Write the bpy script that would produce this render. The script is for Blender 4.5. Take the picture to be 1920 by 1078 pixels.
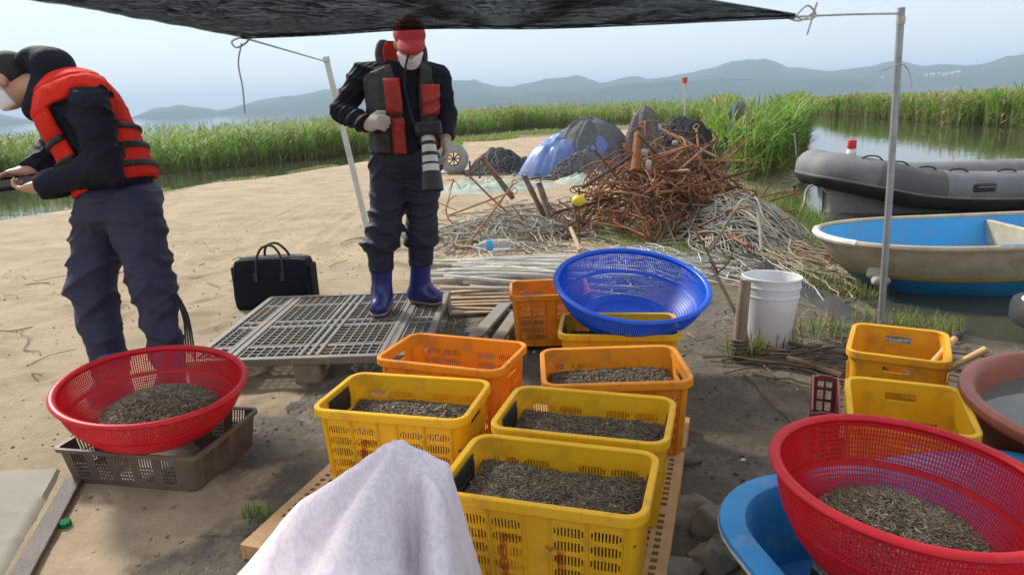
import bpy, math, random
import numpy as np
from mathutils import Vector, Matrix
random.seed(7); rng = np.random.default_rng(7)
sc = bpy.context.scene
for o in list(bpy.data.objects): bpy.data.objects.remove(o)
C = sc.collection
# ------------------------------------------------------------------ camera
FPX, CAMH, ROLL, HY = 1300.0, 1.36, math.radians(2.4), 192.0
_c, _s = math.cos(ROLL), math.sin(ROLL)
PITCH = math.atan((539-HY)*_c/FPX)
_f = np.array([0, math.cos(PITCH), -math.sin(PITCH)]); _r0 = np.array([1., 0, 0]); _u0 = np.array([0, math.sin(PITCH), math.cos(PITCH)])
_r = _c*_r0-_s*_u0; _u = _s*_r0+_c*_u0
cd = bpy.data.cameras.new('camera'); cam = bpy.data.objects.new('camera', cd); C.objects.link(cam)
cd.sensor_fit = 'HORIZONTAL'; cd.sensor_width = 36.0; cd.lens = 36.0*FPX/1920; cd.clip_start = 0.05; cd.clip_end = 20000
cam.matrix_world = Matrix(((_r[0], _u[0], -_f[0], 0), (_r[1], _u[1], -_f[1], 0), (_r[2], _u[2], -_f[2], CAMH), (0, 0, 0, 1)))
sc.camera = cam
# ------------------------------------------------------------------ sky, sun, exposure
SUNV = Vector((-0.56, 0.56, 0.62)).normalized()
w = bpy.data.worlds.new('World'); sc.world = w; w.use_nodes = True
nt = w.node_tree; nt.nodes.clear()
sky = nt.nodes.new('ShaderNodeTexSky'); sky.sky_type = 'NISHITA'; sky.sun_disc = False
sky.sun_elevation = math.asin(SUNV.z); sky.sun_rotation = math.atan2(SUNV.x, SUNV.y)
sky.altitude = 0; sky.air_density = 1.0; sky.dust_density = 0.35; sky.ozone_density = 3.0
bg = nt.nodes.new('ShaderNodeBackground'); bg.inputs[1].default_value = 0.15
wo = nt.nodes.new('ShaderNodeOutputWorld')
veil = nt.nodes.new('ShaderNodeMix'); veil.data_type = 'RGBA'; veil.inputs[0].default_value = 0.84; veil.inputs[7].default_value = (2.92, 2.93, 2.96, 1)   # even pale haze veil over the clear sky
nt.links.new(sky.outputs[0], veil.inputs[6]); nt.links.new(veil.outputs[2], bg.inputs[0]); nt.links.new(bg.outputs[0], wo.inputs[0])
sl = bpy.data.lights.new('sun', 'SUN'); sl.energy = 2.8; sl.angle = math.radians(9.0); sl.color = (1, .94, .85)
so = bpy.data.objects.new('sun', sl); C.objects.link(so); so.rotation_euler = (-SUNV).to_track_quat('-Z', 'Y').to_euler()
sc.view_settings.view_transform = 'Standard'; sc.view_settings.look = 'None'; sc.view_settings.gamma = 1
sc.view_settings.exposure = 1.12; sc.view_settings.use_curve_mapping = False
sc.render.engine = 'CYCLES'; cy = sc.cycles
cy.use_denoising = True; cy.max_bounces = 6; cy.diffuse_bounces = 3; cy.glossy_bounces = 3; cy.transmission_bounces = 4
cy.transparent_max_bounces = 12; cy.volume_bounces = 0; cy.use_adaptive_sampling = True; cy.adaptive_threshold = 0.02
cy.caustics_reflective = False; cy.caustics_refractive = False
# ------------------------------------------------------------------ helpers
def at(x, y, Y):
    d = _f*FPX+_r*(x-960)-_u*(y-539); return np.array([0, 0, CAMH])+d*(Y/d[1])
def gp(x, y, z=0.):
    d = _f*FPX+_r*(x-960)-_u*(y-539); return np.array([0, 0, CAMH])+d*((z-CAMH)/d[2])
def _hash(i, j, k, s):
    n = (i*374761393+j*668265263+k*2147483647+s*974634777) & 0xFFFFFFFF
    n = ((n ^ (n >> 13))*1274126177) & 0xFFFFFFFF
    return ((n ^ (n >> 16)) & 0xFFFF)/65535.0
def vnoise(P, s=0):
    P = np.asarray(P, float); I = np.floor(P).astype(np.int64); f = P-I; f = f*f*(3-2*f); r = 0
    for dx in (0, 1):
        for dy in (0, 1):
            for dz in (0, 1):
                wgt = (f[..., 0] if dx else 1-f[..., 0])*(f[..., 1] if dy else 1-f[..., 1])*(f[..., 2] if dz else 1-f[..., 2])
                r = r+wgt*_hash(I[..., 0]+dx, I[..., 1]+dy, I[..., 2]+dz, s)
    return r*2-1
def fbm(P, s=0, o=4):
    P = np.asarray(P, float); r = 0; a = .5
    for i in range(o): r = r+a*vnoise(P, s+i); P = P*2.03+11.7; a *= .5
    return r
def fbm2(x, y, sc_=1., s=0, o=4):
    x, y = np.broadcast_arrays(np.asarray(x, float), np.asarray(y, float)); r = 0; a = .5; x = x*sc_; y = y*sc_
    for i in range(o):
        I = np.floor(x).astype(np.int64); K_ = np.floor(y).astype(np.int64); f = x-I; g = y-K_; f = f*f*(3-2*f); g = g*g*(3-2*g)
        h00, h10, h01, h11 = _hash(I, K_, 0, s+i), _hash(I+1, K_, 0, s+i), _hash(I, K_+1, 0, s+i), _hash(I+1, K_+1, 0, s+i)
        r = r+a*(((h00*(1-f)+h10*f)*(1-g)+(h01*(1-f)+h11*f)*g)*2-1); x = x*2.03+11.7; y = y*2.03+11.7; a *= .5
    return r
def sstep(a, b, x):
    t = np.clip((x-a)/(b-a), 0, 1); return t*t*(3-2*t)
class MB:
    """collects shapes; build() links them as ONE mesh object"""
    def __init__(s): s.V = []; s.Q = []; s.T = []; s.MQ = []; s.MT = []; s.n = 0; s.m = 0; s.c = []
    def add(s, V, Q=None, T=None, col=None):
        V = np.asarray(V, float).reshape(-1, 3); s.V.append(V)
        if Q is not None and len(Q): Q = np.asarray(Q, int).reshape(-1, 4)+s.n; s.Q.append(Q); s.MQ.append(np.full(len(Q), s.m))
        if T is not None and len(T): T = np.asarray(T, int).reshape(-1, 3)+s.n; s.T.append(T); s.MT.append(np.full(len(T), s.m))
        if col is not None: s.c.append(np.broadcast_to(np.asarray(col, float), (len(V), 3)))
        s.n += len(V); return s
    def grid(s, P, cu=False, cv=False, col=None):
        nu, nv = P.shape[:2]; idx = np.arange(nu*nv).reshape(nu, nv)
        if cu: idx = np.vstack([idx, idx[:1]])
        if cv: idx = np.hstack([idx, idx[:, :1]])
        Q = np.stack([idx[:-1, :-1], idx[1:, :-1], idx[1:, 1:], idx[:-1, 1:]], -1).reshape(-1, 4)
        if col is not None and np.ndim(col) > 1: col = np.asarray(col).reshape(-1, 3)
        return s.add(P.reshape(-1, 3), Q, None, col)
    def box(s, c, size, R=None, b=0.0):
        hx, hy, hz = np.array(size)/2.; R = np.eye(3) if R is None else np.asarray(R)
        if b <= 0:
            V = np.array([(x*hx, y*hy, z*hz) for x in (-1, 1) for y in (-1, 1) for z in (-1, 1)])
            Q = [(0, 1, 3, 2), (4, 6, 7, 5), (0, 4, 5, 1), (2, 3, 7, 6), (0, 2, 6, 4), (1, 5, 7, 3)]
            return s.add(V@R.T+np.array(c), Q)
        b = min(b, hx*.9, hy*.9, hz*.9); V = []; ix = {}
        for x in (-1, 1):
            for y in (-1, 1):
                for z in (-1, 1):
                    for k in range(3):
                        p = [x*(hx-b), y*(hy-b), z*(hz-b)]; p[k] += (x, y, z)[k]*b; ix[(x, y, z, k)] = len(V); V.append(p)
        Q = []; T = []
        for k in range(3):
            a, d = (k+1) % 3, (k+2) % 3
            for sg in (-1, 1):
                f = []
                for (u, v) in ((-1, -1), (1, -1), (1, 1), (-1, 1)):
                    t = [0, 0, 0]; t[k] = sg; t[a] = u; t[d] = v; f.append(ix[(*t, k)])
                Q.append(f if sg > 0 else f[::-1])
            for u in (-1, 1):
                for v in (-1, 1):
                    t0 = [0, 0, 0]; t1 = [0, 0, 0]; t0[k] = -1; t1[k] = 1
                    for t in (t0, t1): t[a] = u; t[d] = v
                    f = [ix[(*t0, a)], ix[(*t1, a)], ix[(*t1, d)], ix[(*t0, d)]]
                    Q.append(f if u*v > 0 else f[::-1])
        for x in (-1, 1):
            for y in (-1, 1):
                for z in (-1, 1):
                    f = [ix[(x, y, z, k)] for k in range(3)]; T.append(f if x*y*z > 0 else f[::-1])
        return s.add(np.array(V)@R.T+np.array(c), Q, T)
    def tube(s, path, r, n=8, cap=True, col=None):
        path = np.asarray(path, float); k = len(path); r = np.broadcast_to(np.asarray(r, float), (k,))
        t = np.gradient(path, axis=0); t /= np.linalg.norm(t, axis=1)[:, None]+1e-12
        a = np.array([0, 0, 1.]) if abs(t[0][2]) < .9 else np.array([1., 0, 0])
        e1 = np.cross(t[0], a); e1 /= np.linalg.norm(e1); th = np.arange(n)*2*math.pi/n; P = []
        for i in range(k):
            e1 = e1-t[i]*(e1@t[i]); e1 /= np.linalg.norm(e1)+1e-12; e2 = np.cross(t[i], e1)
            P.append(path[i]+r[i]*(np.cos(th)[:, None]*e1+np.sin(th)[:, None]*e2))
        P = np.array(P); base = s.n; s.grid(P, cv=True, col=col)
        if cap:
            for i, fl in ((0, 1), (k-1, 0)):
                o = base+i*n; T = [(o, o+j+1, o+j) if fl else (o, o+j, o+j+1) for j in range(1, n-1)]
                s.T.append(np.array(T)); s.MT.append(np.full(len(T), s.m))
        return s
    def lathe(s, prof, n=40, M=None, fold=None):
        prof = np.asarray(prof, float); th = np.arange(n)*2*math.pi/n
        P = np.stack([np.outer(np.cos(th), prof[:, 0]), np.outer(np.sin(th), prof[:, 0]), np.broadcast_to(prof[:, 1], (n, len(prof)))], -1)
        if fold is not None: P = fold(P, th)
        if M is not None: P = P@np.asarray(M)[:3, :3].T+np.asarray(M)[:3, 3]
        return s.grid(P, cu=True)
    def build(s, name, mat, parent=None, smooth=True, ang=40, loc=None, rot=None):
        V = np.concatenate(s.V) if s.V else np.zeros((0, 3))
        Q = np.concatenate(s.Q) if s.Q else np.zeros((0, 4), int); T = np.concatenate(s.T) if s.T else np.zeros((0, 3), int)
        me = bpy.data.meshes.new(name); nq, ntr = len(Q), len(T)
        me.vertices.add(len(V)); me.vertices.foreach_set('co', V.astype(np.float32).ravel())
        me.loops.add(nq*4+ntr*3); me.polygons.add(nq+ntr)
        me.loops.foreach_set('vertex_index', np.concatenate([Q.ravel(), T.ravel()]).astype(np.int32))
        me.polygons.foreach_set('loop_start', np.concatenate([np.arange(nq)*4, nq*4+np.arange(ntr)*3]).astype(np.int32))
        mi = np.concatenate((s.MQ if s.MQ else [])+(s.MT if s.MT else [])) if (s.MQ or s.MT) else np.zeros(0)
        me.update(calc_edges=True)
        me.polygons.foreach_set('material_index', mi.astype(np.int32))
        me.polygons.foreach_set('use_smooth', np.full(nq+ntr, bool(smooth)))
        if s.c:
            ca = me.color_attributes.new('Col', 'FLOAT_COLOR', 'POINT'); cc = np.concatenate(s.c)
            ca.data.foreach_set('color', np.hstack([cc, np.ones((len(cc), 1))]).astype(np.float32).ravel())
        for m in (mat if isinstance(mat, (list, tuple)) else [mat]): me.materials.append(m)
        me.validate(clean_customdata=False); me.update()
        if smooth and ang: me.set_sharp_from_angle(angle=math.radians(ang))
        return link(name, me, parent, loc, rot)
def link(name, me, parent=None, loc=None, rot=None, mat=None):
    o = bpy.data.objects.new(name, me); C.objects.link(o)
    if parent is not None: o.parent = parent
    if loc is not None: o.location = loc
    if rot is not None: o.rotation_euler = rot
    if mat is not None: o.material_slots[0].link = 'OBJECT'; o.material_slots[0].material = mat
    return o
def tag(o, label=None, cat=None, group=None, kind=None):
    if label: o['label'] = label
    if cat: o['category'] = cat
    if group: o['group'] = group
    if kind: o['kind'] = kind
    return o
def thing(name, label, cat, loc=(0, 0, 0), rotz=0., group=None, rot=None):
    o = bpy.data.objects.new(name, None); C.objects.link(o); o.location = loc
    o.rotation_euler = rot if rot is not None else (0, 0, rotz); o.empty_display_size = .1
    return tag(o, label, cat, group)
def copy_tree(o, parent=None):
    c = o.copy(); C.objects.link(c); c.parent = parent
    for ch in list(o.children): copy_tree(ch, c)
    return c
def rotz(a): c, s_ = math.cos(a), math.sin(a); return np.array([[c, -s_, 0], [s_, c, 0], [0, 0, 1.]])
def rot_to(n, spin=0.):
    return np.array(Vector(n).normalized().to_track_quat('Z', 'Y').to_matrix())@rotz(spin)
def ease(pts, n):
    """Catmull-Rom through pts, n samples"""
    p = np.asarray(pts, float); p = np.vstack([2*p[0]-p[1], p, 2*p[-1]-p[-2]]); k = len(p)-3
    t = np.linspace(0, k-1e-6, n); i = t.astype(int); f = (t-i)[:, None]
    a, b, c, d = p[i], p[i+1], p[i+2], p[i+3]
    return .5*(2*b+(c-a)*f+(2*a-5*b+4*c-d)*f**2+(3*b-a-3*c+d)*f**3)
def ribbons(mb, Cn, Wd, S, col):
    """strips: centre lines Cn (N,k,3), half widths Wd (N,k), side vectors S (N,3), colours (N,3) or (N,k,3)"""
    N, k = Cn.shape[:2]; off = Wd[..., None]*S[:, None, :]
    V = np.stack([Cn-off, Cn+off], 2).reshape(N*k*2, 3)
    b = (np.arange(N)*k*2)[:, None]+(np.arange(k-1)*2)[None]; b = b.reshape(-1)
    col = np.asarray(col, float)
    if col.ndim == 2: col = np.repeat(col[:, None], k, 1)
    mb.add(V, np.stack([b, b+1, b+3, b+2], -1), None, np.repeat(col, 2, 1).reshape(-1, 3))
def perf(mb, Po, Pi, filled, cyc=False):
    """a sheet of real thickness with holes: outer/inner grids, filled cells"""
    nu, nv = Po.shape[:2]; no = nu*nv; I = np.arange(no).reshape(nu, nv)
    if cyc: I = np.vstack([I, I[:1]])
    F = filled; a, b, c, d = I[:-1, :-1][F], I[1:, :-1][F], I[1:, 1:][F], I[:-1, 1:][F]
    Q = [np.stack([a, b, c, d], -1), np.stack([a, d, c, b], -1)+no]
    Fu = np.vstack([F, F[:1]]) if cyc else np.vstack([F, np.zeros((1, F.shape[1]), bool)])
    Pv = np.vstack([F[-1:], F]) if cyc else np.vstack([np.zeros((1, F.shape[1]), bool), F])
    IJ = I if not cyc else I
    dn = Fu & ~Pv; up = Pv & ~Fu
    for msk, fl in ((dn, 0), (up, 1)):
        x, y = IJ[:, :-1][msk], IJ[:, 1:][msk]
        q = np.stack([x, y, y+no, x+no], -1); Q.append(q[:, ::-1] if fl else q)
    Fv = np.hstack([F, np.zeros((F.shape[0], 1), bool)]); Pw = np.hstack([np.zeros((F.shape[0], 1), bool), F])
    for msk, fl in ((Fv & ~Pw, 1), (Pw & ~Fv, 0)):
        x, y = I[:-1][msk], I[1:][msk]
        q = np.stack([x, y, y+no, x+no], -1); Q.append(q[:, ::-1] if fl else q)
    mb.add(np.concatenate([Po.reshape(-1, 3), Pi.reshape(-1, 3)]), np.concatenate(Q))
# ------------------------------------------------------------------ materials
def _n(nt, t, **k):
    n = nt.nodes.new(t)
    for a, b in k.items():
        if isinstance(b, (int, float, tuple)) and a.startswith('i_'): n.inputs[a[2:].replace('_', ' ')].default_value = b
        else: setattr(n, a, b)
    return n
def M(name, c1, c2=None, scale=6., rough=.6, r2=None, bump=0., bscale=60., metal=0., spec=.5, transl=0., dirt=None, dscale=3., damt=.5, attr=False, coat=0., fine=0.12, bdist=.01, extra=None, alpha=None):
    m = bpy.data.materials.new(name); m.use_nodes = True; nt = m.node_tree; L = nt.links.new
    P = nt.nodes['Principled BSDF']; out = nt.nodes['Material Output']
    tc = _n(nt, 'ShaderNodeTexCoord'); co = tc.outputs['Object']
    n1 = _n(nt, 'ShaderNodeTexNoise'); n1.inputs['Scale'].default_value = scale; n1.inputs['Detail'].default_value = 6; n1.inputs['Roughness'].default_value = .6
    L(co, n1.inputs['Vector'])
    rmp = _n(nt, 'ShaderNodeMapRange'); rmp.inputs[1].default_value = .36; rmp.inputs[2].default_value = .66; L(n1.outputs[0], rmp.inputs[0])
    mx = _n(nt, 'ShaderNodeMix', data_type='RGBA'); c2 = c2 or tuple(x*.75 for x in c1)
    mx.inputs[6].default_value = (*c1, 1); mx.inputs[7].default_value = (*c2, 1); L(rmp.outputs[0], mx.inputs[0]); colr = mx.outputs[2]
    if attr:
        at_ = _n(nt, 'ShaderNodeVertexColor', layer_name='Col'); mm = _n(nt, 'ShaderNodeMix', data_type='RGBA', blend_type='MULTIPLY')
        mm.inputs[0].default_value = 1; L(colr, mm.inputs[6]); L(at_.outputs[0], mm.inputs[7]); colr = mm.outputs[2]
    n2 = _n(nt, 'ShaderNodeTexNoise'); n2.inputs['Scale'].default_value = bscale; n2.inputs['Detail'].default_value = 4; L(co, n2.inputs['Vector'])
    if fine:
        mf = _n(nt, 'ShaderNodeMix', data_type='RGBA', blend_type='OVERLAY'); mf.inputs[0].default_value = fine; L(colr, mf.inputs[6]); L(n2.outputs[0], mf.inputs[7]); colr = mf.outputs[2]
    if dirt:
        n3 = _n(nt, 'ShaderNodeTexNoise'); n3.inputs['Scale'].default_value = dscale; n3.inputs['Detail'].default_value = 8; n3.inputs['Roughness'].default_value = .7; L(co, n3.inputs['Vector'])
        r3 = _n(nt, 'ShaderNodeMapRange'); r3.inputs[1].default_value = .62-damt*.3; r3.inputs[2].default_value = .78-damt*.2; r3.inputs[4].default_value = min(1, damt*1.4); L(n3.outputs[0], r3.inputs[0])
        md = _n(nt, 'ShaderNodeMix', data_type='RGBA'); L(r3.outputs[0], md.inputs[0]); L(colr, md.inputs[6]); md.inputs[7].default_value = (*dirt, 1); colr = md.outputs[2]
    if extra: colr = extra(nt, co, colr)
    L(colr, P.inputs['Base Color'])
    P.inputs['Metallic'].default_value = metal; P.inputs['Specular IOR Level'].default_value = spec; P.inputs['Coat Weight'].default_value = coat
    if r2 is not None:
        rr = _n(nt, 'ShaderNodeMapRange'); rr.inputs[3].default_value = rough; rr.inputs[4].default_value = r2; L(n1.outputs[0], rr.inputs[0]); rr.inputs[1].default_value = .3; rr.inputs[2].default_value = .7; L(rr.outputs[0], P.inputs['Roughness'])
    else: P.inputs['Roughness'].default_value = rough
    if bump:
        bp = _n(nt, 'ShaderNodeBump'); bp.inputs['Strength'].default_value = bump; bp.inputs['Distance'].default_value = bdist; L(n2.outputs[0], bp.inputs['Height']); L(bp.outputs[0], P.inputs['Normal'])
    sh = P.outputs[0]
    if transl:
        tr = _n(nt, 'ShaderNodeBsdfTranslucent'); L(colr, tr.inputs[0]); ms = _n(nt, 'ShaderNodeMixShader'); ms.inputs[0].default_value = transl
        L(sh, ms.inputs[1]); L(tr.outputs[0], ms.inputs[2]); sh = ms.outputs[0]
    if alpha: sh = alpha(nt, co, sh)
    L(sh, out.inputs['Surface']); return m
# ------------------------------------------------------------------ terrain, water, hills
WATER = -0.15
LAND = np.array([(-9.6, -5), (-9.2, 6), (-8.2, 10.6), (-7.7, 11.9), (-7.1, 15), (-6.1, 16.4), (-4.9, 18.8), (-4.1, 20.6), (-3.4, 24), (-2.9, 30), (0.8, 35), (5, 38), (9.5, 36), (8.5, 26), (7.0, 17.5), (5.3, 12.6), (4.3, 10.8), (3.5, 9.0),
                 (3.15, 7.4), (2.75, 6.1), (2.6, 5.2), (2.62, 4.4), (2.9, 3.95), (3.5, 3.3), (3.8, 2), (4.1, 0), (4.6, -5)])
def land_d(x, y):
    x = np.asarray(x, float); y = np.asarray(y, float); best = np.full(x.shape, 1e9); ins = np.zeros(x.shape, bool)
    for i in range(len(LAND)):
        a, b = LAND[i], LAND[(i+1) % len(LAND)]; ab = b-a
        t = np.clip(((x-a[0])*ab[0]+(y-a[1])*ab[1])/(ab@ab), 0, 1)
        best = np.minimum(best, np.hypot(x-a[0]-t*ab[0], y-a[1]-t*ab[1]))
        cr = (a[1] > y) != (b[1] > y)
        with np.errstate(divide='ignore', invalid='ignore'):
            ins ^= cr & (x < (b[0]-a[0])*(y-a[1])/(b[1]-a[1]+1e-12)+a[0])
    return np.where(ins, best, -best)
def mud_mask(x, y):
    n = fbm2(x, y, 1.7, 5)*.9
    m = sstep(-1.25, -.75, x+n*.35)*sstep(4.9, 3.9, y+n*.7-.25*np.clip(x, 0, 3))
    m = np.maximum(m, sstep(.55, .1, np.hypot((x+1.0)/1.1, (y-2.75)/.8)+n*.25))
    return np.clip(m, 0, 1)
def gz(x, y):
    x = np.asarray(x, float); y = np.asarray(y, float); d = land_d(x, y)+fbm2(x, y, .8, 3)*.35
    z = np.where(d > 0, WATER+.15*sstep(0, 1.3, d), WATER-.45*sstep(0, 2.0, -d))
    near = np.exp(-np.maximum(0, y-8)/10)
    mud = mud_mask(x, y)
    z = z+np.where(d > .3, 1, .4)*(fbm2(x, y, .55, 9)*.025+fbm2(x, y, 5., 21, 3)*.010*near+np.abs(fbm2(x, y, 2.6, 25, 3))*.007*near+mud*near*(np.abs(fbm2(x, y, 9., 31, 3))*.028-.012))
    flat = np.exp(-((x+.1)/1.0)**4-((y-2.4)/.9)**4)+np.exp(-((x+1.05)/.9)**4-((y-3.95)/.8)**4)
    return z*(1-np.clip(flat, 0, 1)*.85)
def spread(a, b, fine, lo, hi):
    p = [a]
    while p[-1] < b:
        t = p[-1]; st = fine if lo <= t <= hi else fine*(1+.22*(lo-t if t < lo else t-hi)/fine*.6); p.append(t+min(st, 6))
    return np.array(p)
gx = np.concatenate([-spread(3.2, 90, .04, 0, 3.2)[::-1], np.arange(-3.16, 3.4, .04), spread(3.4, 90, .04, 0, 3.4)])
gy = np.concatenate([[-6, -3, -1, 0, .4, .7], np.arange(.9, 6.4, .04), spread(6.4, 130, .04, 0, 6.4)])
X, Y = np.meshgrid(gx, gy, indexing='ij'); Z = gz(X, Y)
for i in range(170):              # footprints and scuffs trodden into the sand
    fx, fy = rng.uniform(-4.6, .3), rng.uniform(2.9, 10); a_ = rng.uniform(0, 3.14); k_ = (np.abs(X-fx) < .4) & (np.abs(Y-fy) < .4)
    u_ = (X[k_]-fx)*math.cos(a_)+(Y[k_]-fy)*math.sin(a_); v_ = -(X[k_]-fx)*math.sin(a_)+(Y[k_]-fy)*math.cos(a_); q_ = (u_/.13)**2+(v_/.05)**2; Z[k_] += -.022*np.exp(-q_)+.013*np.exp(-(np.sqrt(q_)-1.5)**2*5)
mudc = mud_mask(X, Y)
dl = land_d(X, Y)
# green = weedy ground right of and behind the crates; wet = puddled shine
weed = np.clip(sstep(.3, 1.5, X-.12*(Y-4)+fbm2(X, Y, 1.1, 44)*.9)*sstep(3.4, 4.6, Y+fbm2(X, Y, 1.3, 47)*.8)*sstep(15, 10, Y), 0, 1)
weed = np.maximum(weed, sstep(1.0, .2, np.abs(dl-.6))*sstep(9, 13, Y)*(.55+.45*fbm2(X, Y, .6, 50)))
weed = np.maximum(weed, sstep(0, 2.2, Y-(26+.45*(X+2.2)))*sstep(-3.4, -2.4, X))
wet = np.clip(1.3*sstep(.5, .1, np.hypot((X+.90)/1.1, (Y-2.70)/1.3)+fbm2(X, Y, 4., 61)*.25)+sstep(.4, 0, dl)*.9, 0, 1)
wet = np.maximum(wet, mudc*sstep(.3, .6, fbm2(X, Y, 2.2, 71)+.35)*.8)
def ground_mat():
    m = bpy.data.materials.new('sand_and_mud'); m.use_nodes = True; nt = m.node_tree; L = nt.links.new; P = nt.nodes['Principled BSDF']
    tc = _n(nt, 'ShaderNodeTexCoord'); co = tc.outputs['Object']; va = _n(nt, 'ShaderNodeVertexColor', layer_name='Col'); sp = _n(nt, 'ShaderNodeSeparateColor'); L(va.outputs[0], sp.inputs[0])
    def noise(s, d=8, r=.65):
        n = _n(nt, 'ShaderNodeTexNoise'); n.inputs['Scale'].default_value = s; n.inputs['Detail'].default_value = d; n.inputs['Roughness'].default_value = r; L(co, n.inputs['Vector']); return n.outputs[0]
    def ramp(v, a, b, lo=0, hi=1):
        r = _n(nt, 'ShaderNodeMapRange'); L(v, r.inputs[0]); r.inputs[1].default_value = a; r.inputs[2].default_value = b; r.inputs[3].default_value = lo; r.inputs[4].default_value = hi; return r.outputs[0]
    def mix(f, a, b, bt='MIX'):
        x = _n(nt, 'ShaderNodeMix', data_type='RGBA', blend_type=bt)
        for i, v in ((0, f), (6, a), (7, b)):
            if isinstance(v, tuple): x.inputs[i].default_value = (*v, 1)
            elif isinstance(v, (int, float)): x.inputs[i].default_value = v
            else: L(v, x.inputs[i])
        return x.outputs[2]
    big, mid, fin, gr = noise(.7), noise(5), noise(38), noise(160, 4)
    sand = mix(ramp(big, .35, .68), (.455, .355, .23), (.37, .285, .185)); sand = mix(ramp(noise(1.9, 6, .7), .46, .62, 0, .7), sand, (.28, .215, .14)); sand = mix(ramp(mid, .5, .72, 0, .6), sand, (.27, .20, .13))
    sand = mix(ramp(gr, .58, .72, 0, .6), sand, (.20, .14, .09)); sand = mix(ramp(fin, .62, .74, 0, .5), sand, (.58, .46, .31))
    mud = mix(ramp(mid, .38, .64), (.175, .146, .110), (.105, .09, .07)); mud = mix(ramp(fin, .45, .7, 0, .8), mud, (.075, .064, .05)); mud = mix(ramp(gr, .6, .72, 0, .5), mud, (.24, .20, .15))
    wd = mix(ramp(mid, .4, .62), (.20, .165, .095), (.115, .125, .04)); wd = mix(ramp(fin, .5, .66, 0, .75), wd, (.075, .062, .04)); wd = mix(ramp(gr, .58, .7, 0, .6), wd, (.30, .25, .16))
    def brk(ch, v, amt=.9):
        s = _n(nt, 'ShaderNodeMath', operation='MULTIPLY_ADD'); L(ramp(v, .3, .7, -amt/2, amt/2), s.inputs[0]); s.inputs[1].default_value = 1; L(ch, s.inputs[2]); return ramp(s.outputs[0], .3, .62)
    c = mix(brk(sp.outputs[1], mid), sand, wd); c = mix(brk(sp.outputs[0], mid, .7), c, mud)
    L(c, P.inputs['Base Color'])
    w_ = brk(sp.outputs[2], mid, 1.0); rr = ramp(w_, 0, 1, .92, .16); L(rr, P.inputs['Roughness']); P.inputs['Specular IOR Level'].default_value = .35
    h = _n(nt, 'ShaderNodeMath', operation='MULTIPLY_ADD'); L(fin, h.inputs[0]); h.inputs[1].default_value = 1.0; L(gr, h.inputs[2])
    h2 = _n(nt, 'ShaderNodeMath', operation='MULTIPLY_ADD'); L(mid, h2.inputs[0]); h2.inputs[1].default_value = .9; L(h.outputs[0], h2.inputs[2])
    bp = _n(nt, 'ShaderNodeBump'); bp.inputs['Strength'].default_value = .8; bp.inputs['Distance'].default_value = .014; L(h2.outputs[0], bp.inputs['Height']); L(bp.outputs[0], P.inputs['Normal'])
    return m
mb = MB(); mb.grid(np.stack([X, Y, Z], -1), col=np.stack([mudc, weed, wet], -1))
ground = mb.build('ground', ground_mat(), ang=None); tag(ground, 'beige sand bank turning to dark wet mud around the crates', kind='structure')
# water
def water_mat():
    m = bpy.data.materials.new('still_water'); m.use_nodes = True; nt = m.node_tree; L = nt.links.new; P = nt.nodes['Principled BSDF']
    P.inputs['Base Color'].default_value = (.045, .05, .034, 1); P.inputs['Roughness'].default_value = .035; P.inputs['IOR'].default_value = 1.33
    tc = _n(nt, 'ShaderNodeTexCoord'); mp = _n(nt, 'ShaderNodeMapping'); mp.inputs['Scale'].default_value = (1, 1.6, 1); L(tc.outputs['Object'], mp.inputs[0])
    n = _n(nt, 'ShaderNodeTexNoise'); n.inputs['Scale'].default_value = 2.2; n.inputs['Detail'].default_value = 3; L(mp.outputs[0], n.inputs['Vector'])
    b = _n(nt, 'ShaderNodeBump'); b.inputs['Strength'].default_value = .10; b.inputs['Distance'].default_value = .03; L(n.outputs[0], b.inputs['Height']); L(b.outputs[0], P.inputs['Normal']); return m
wx = np.concatenate([-np.geomspace(6000, 2, 30), [0], np.geomspace(2, 6000, 30)]); wy = np.concatenate([[-6, 0], np.geomspace(3, 7000, 50)])
A, B = np.meshgrid(wx, wy, indexing='ij'); mb = MB(); mb.grid(np.stack([A, B, np.full_like(A, WATER)], -1))
tag(mb.build('water', water_mat(), smooth=True, ang=None), 'calm estuary water reaching to the far hills', kind='structure')
# hills: ridge profiles (image columns, heights) carried to their real distance
def hill_range(name, prof, D, depth, mat, seed, label):
    prof = np.array(prof, float); xs = np.linspace(prof[0, 0], prof[-1, 0], 260); ys = np.interp(xs, prof[:, 0], prof[:, 1])
    rows = []
    k = np.array([0, .1, .25, .45, .65, .85, 1., 1.3, 1.7]); hh = np.array([0, .16, .36, .6, .8, .95, 1., .7, 0])
    for i, (x, y) in enumerate(zip(xs, ys)):
        p = at(x, y, 1.0)-np.array([0, 0, CAMH]); hd = math.hypot(p[0], p[1]); d = np.array([p[0]/hd, p[1]/hd]); el = p[2]/hd
        z = max(2, CAMH+el*D); r = []
        for kk, h in zip(k, hh):
            q = d*(D+depth*(kk-1)); zz = z*h; r.append((q[0], q[1], zz))
        rows.append(r)
    P = np.array(rows); n = fbm(P*np.array([.012, .012, .02]), seed, 4)
    P[..., 2] = np.maximum(-.5, P[..., 2]*(1+.25*n)+n*3*(P[..., 2] > 3)); P[:, 0, 2] = -.6; P[:, -1, 2] = -.6
    mb = MB(); mb.grid(P); return tag(mb.build(name, mat, ang=None), label, kind='structure')
forest = M('forest', (.045, .07, .03), (.03, .05, .022), scale=.02, rough=1, spec=.05, bump=1, bscale=.08, bdist=12)
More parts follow.
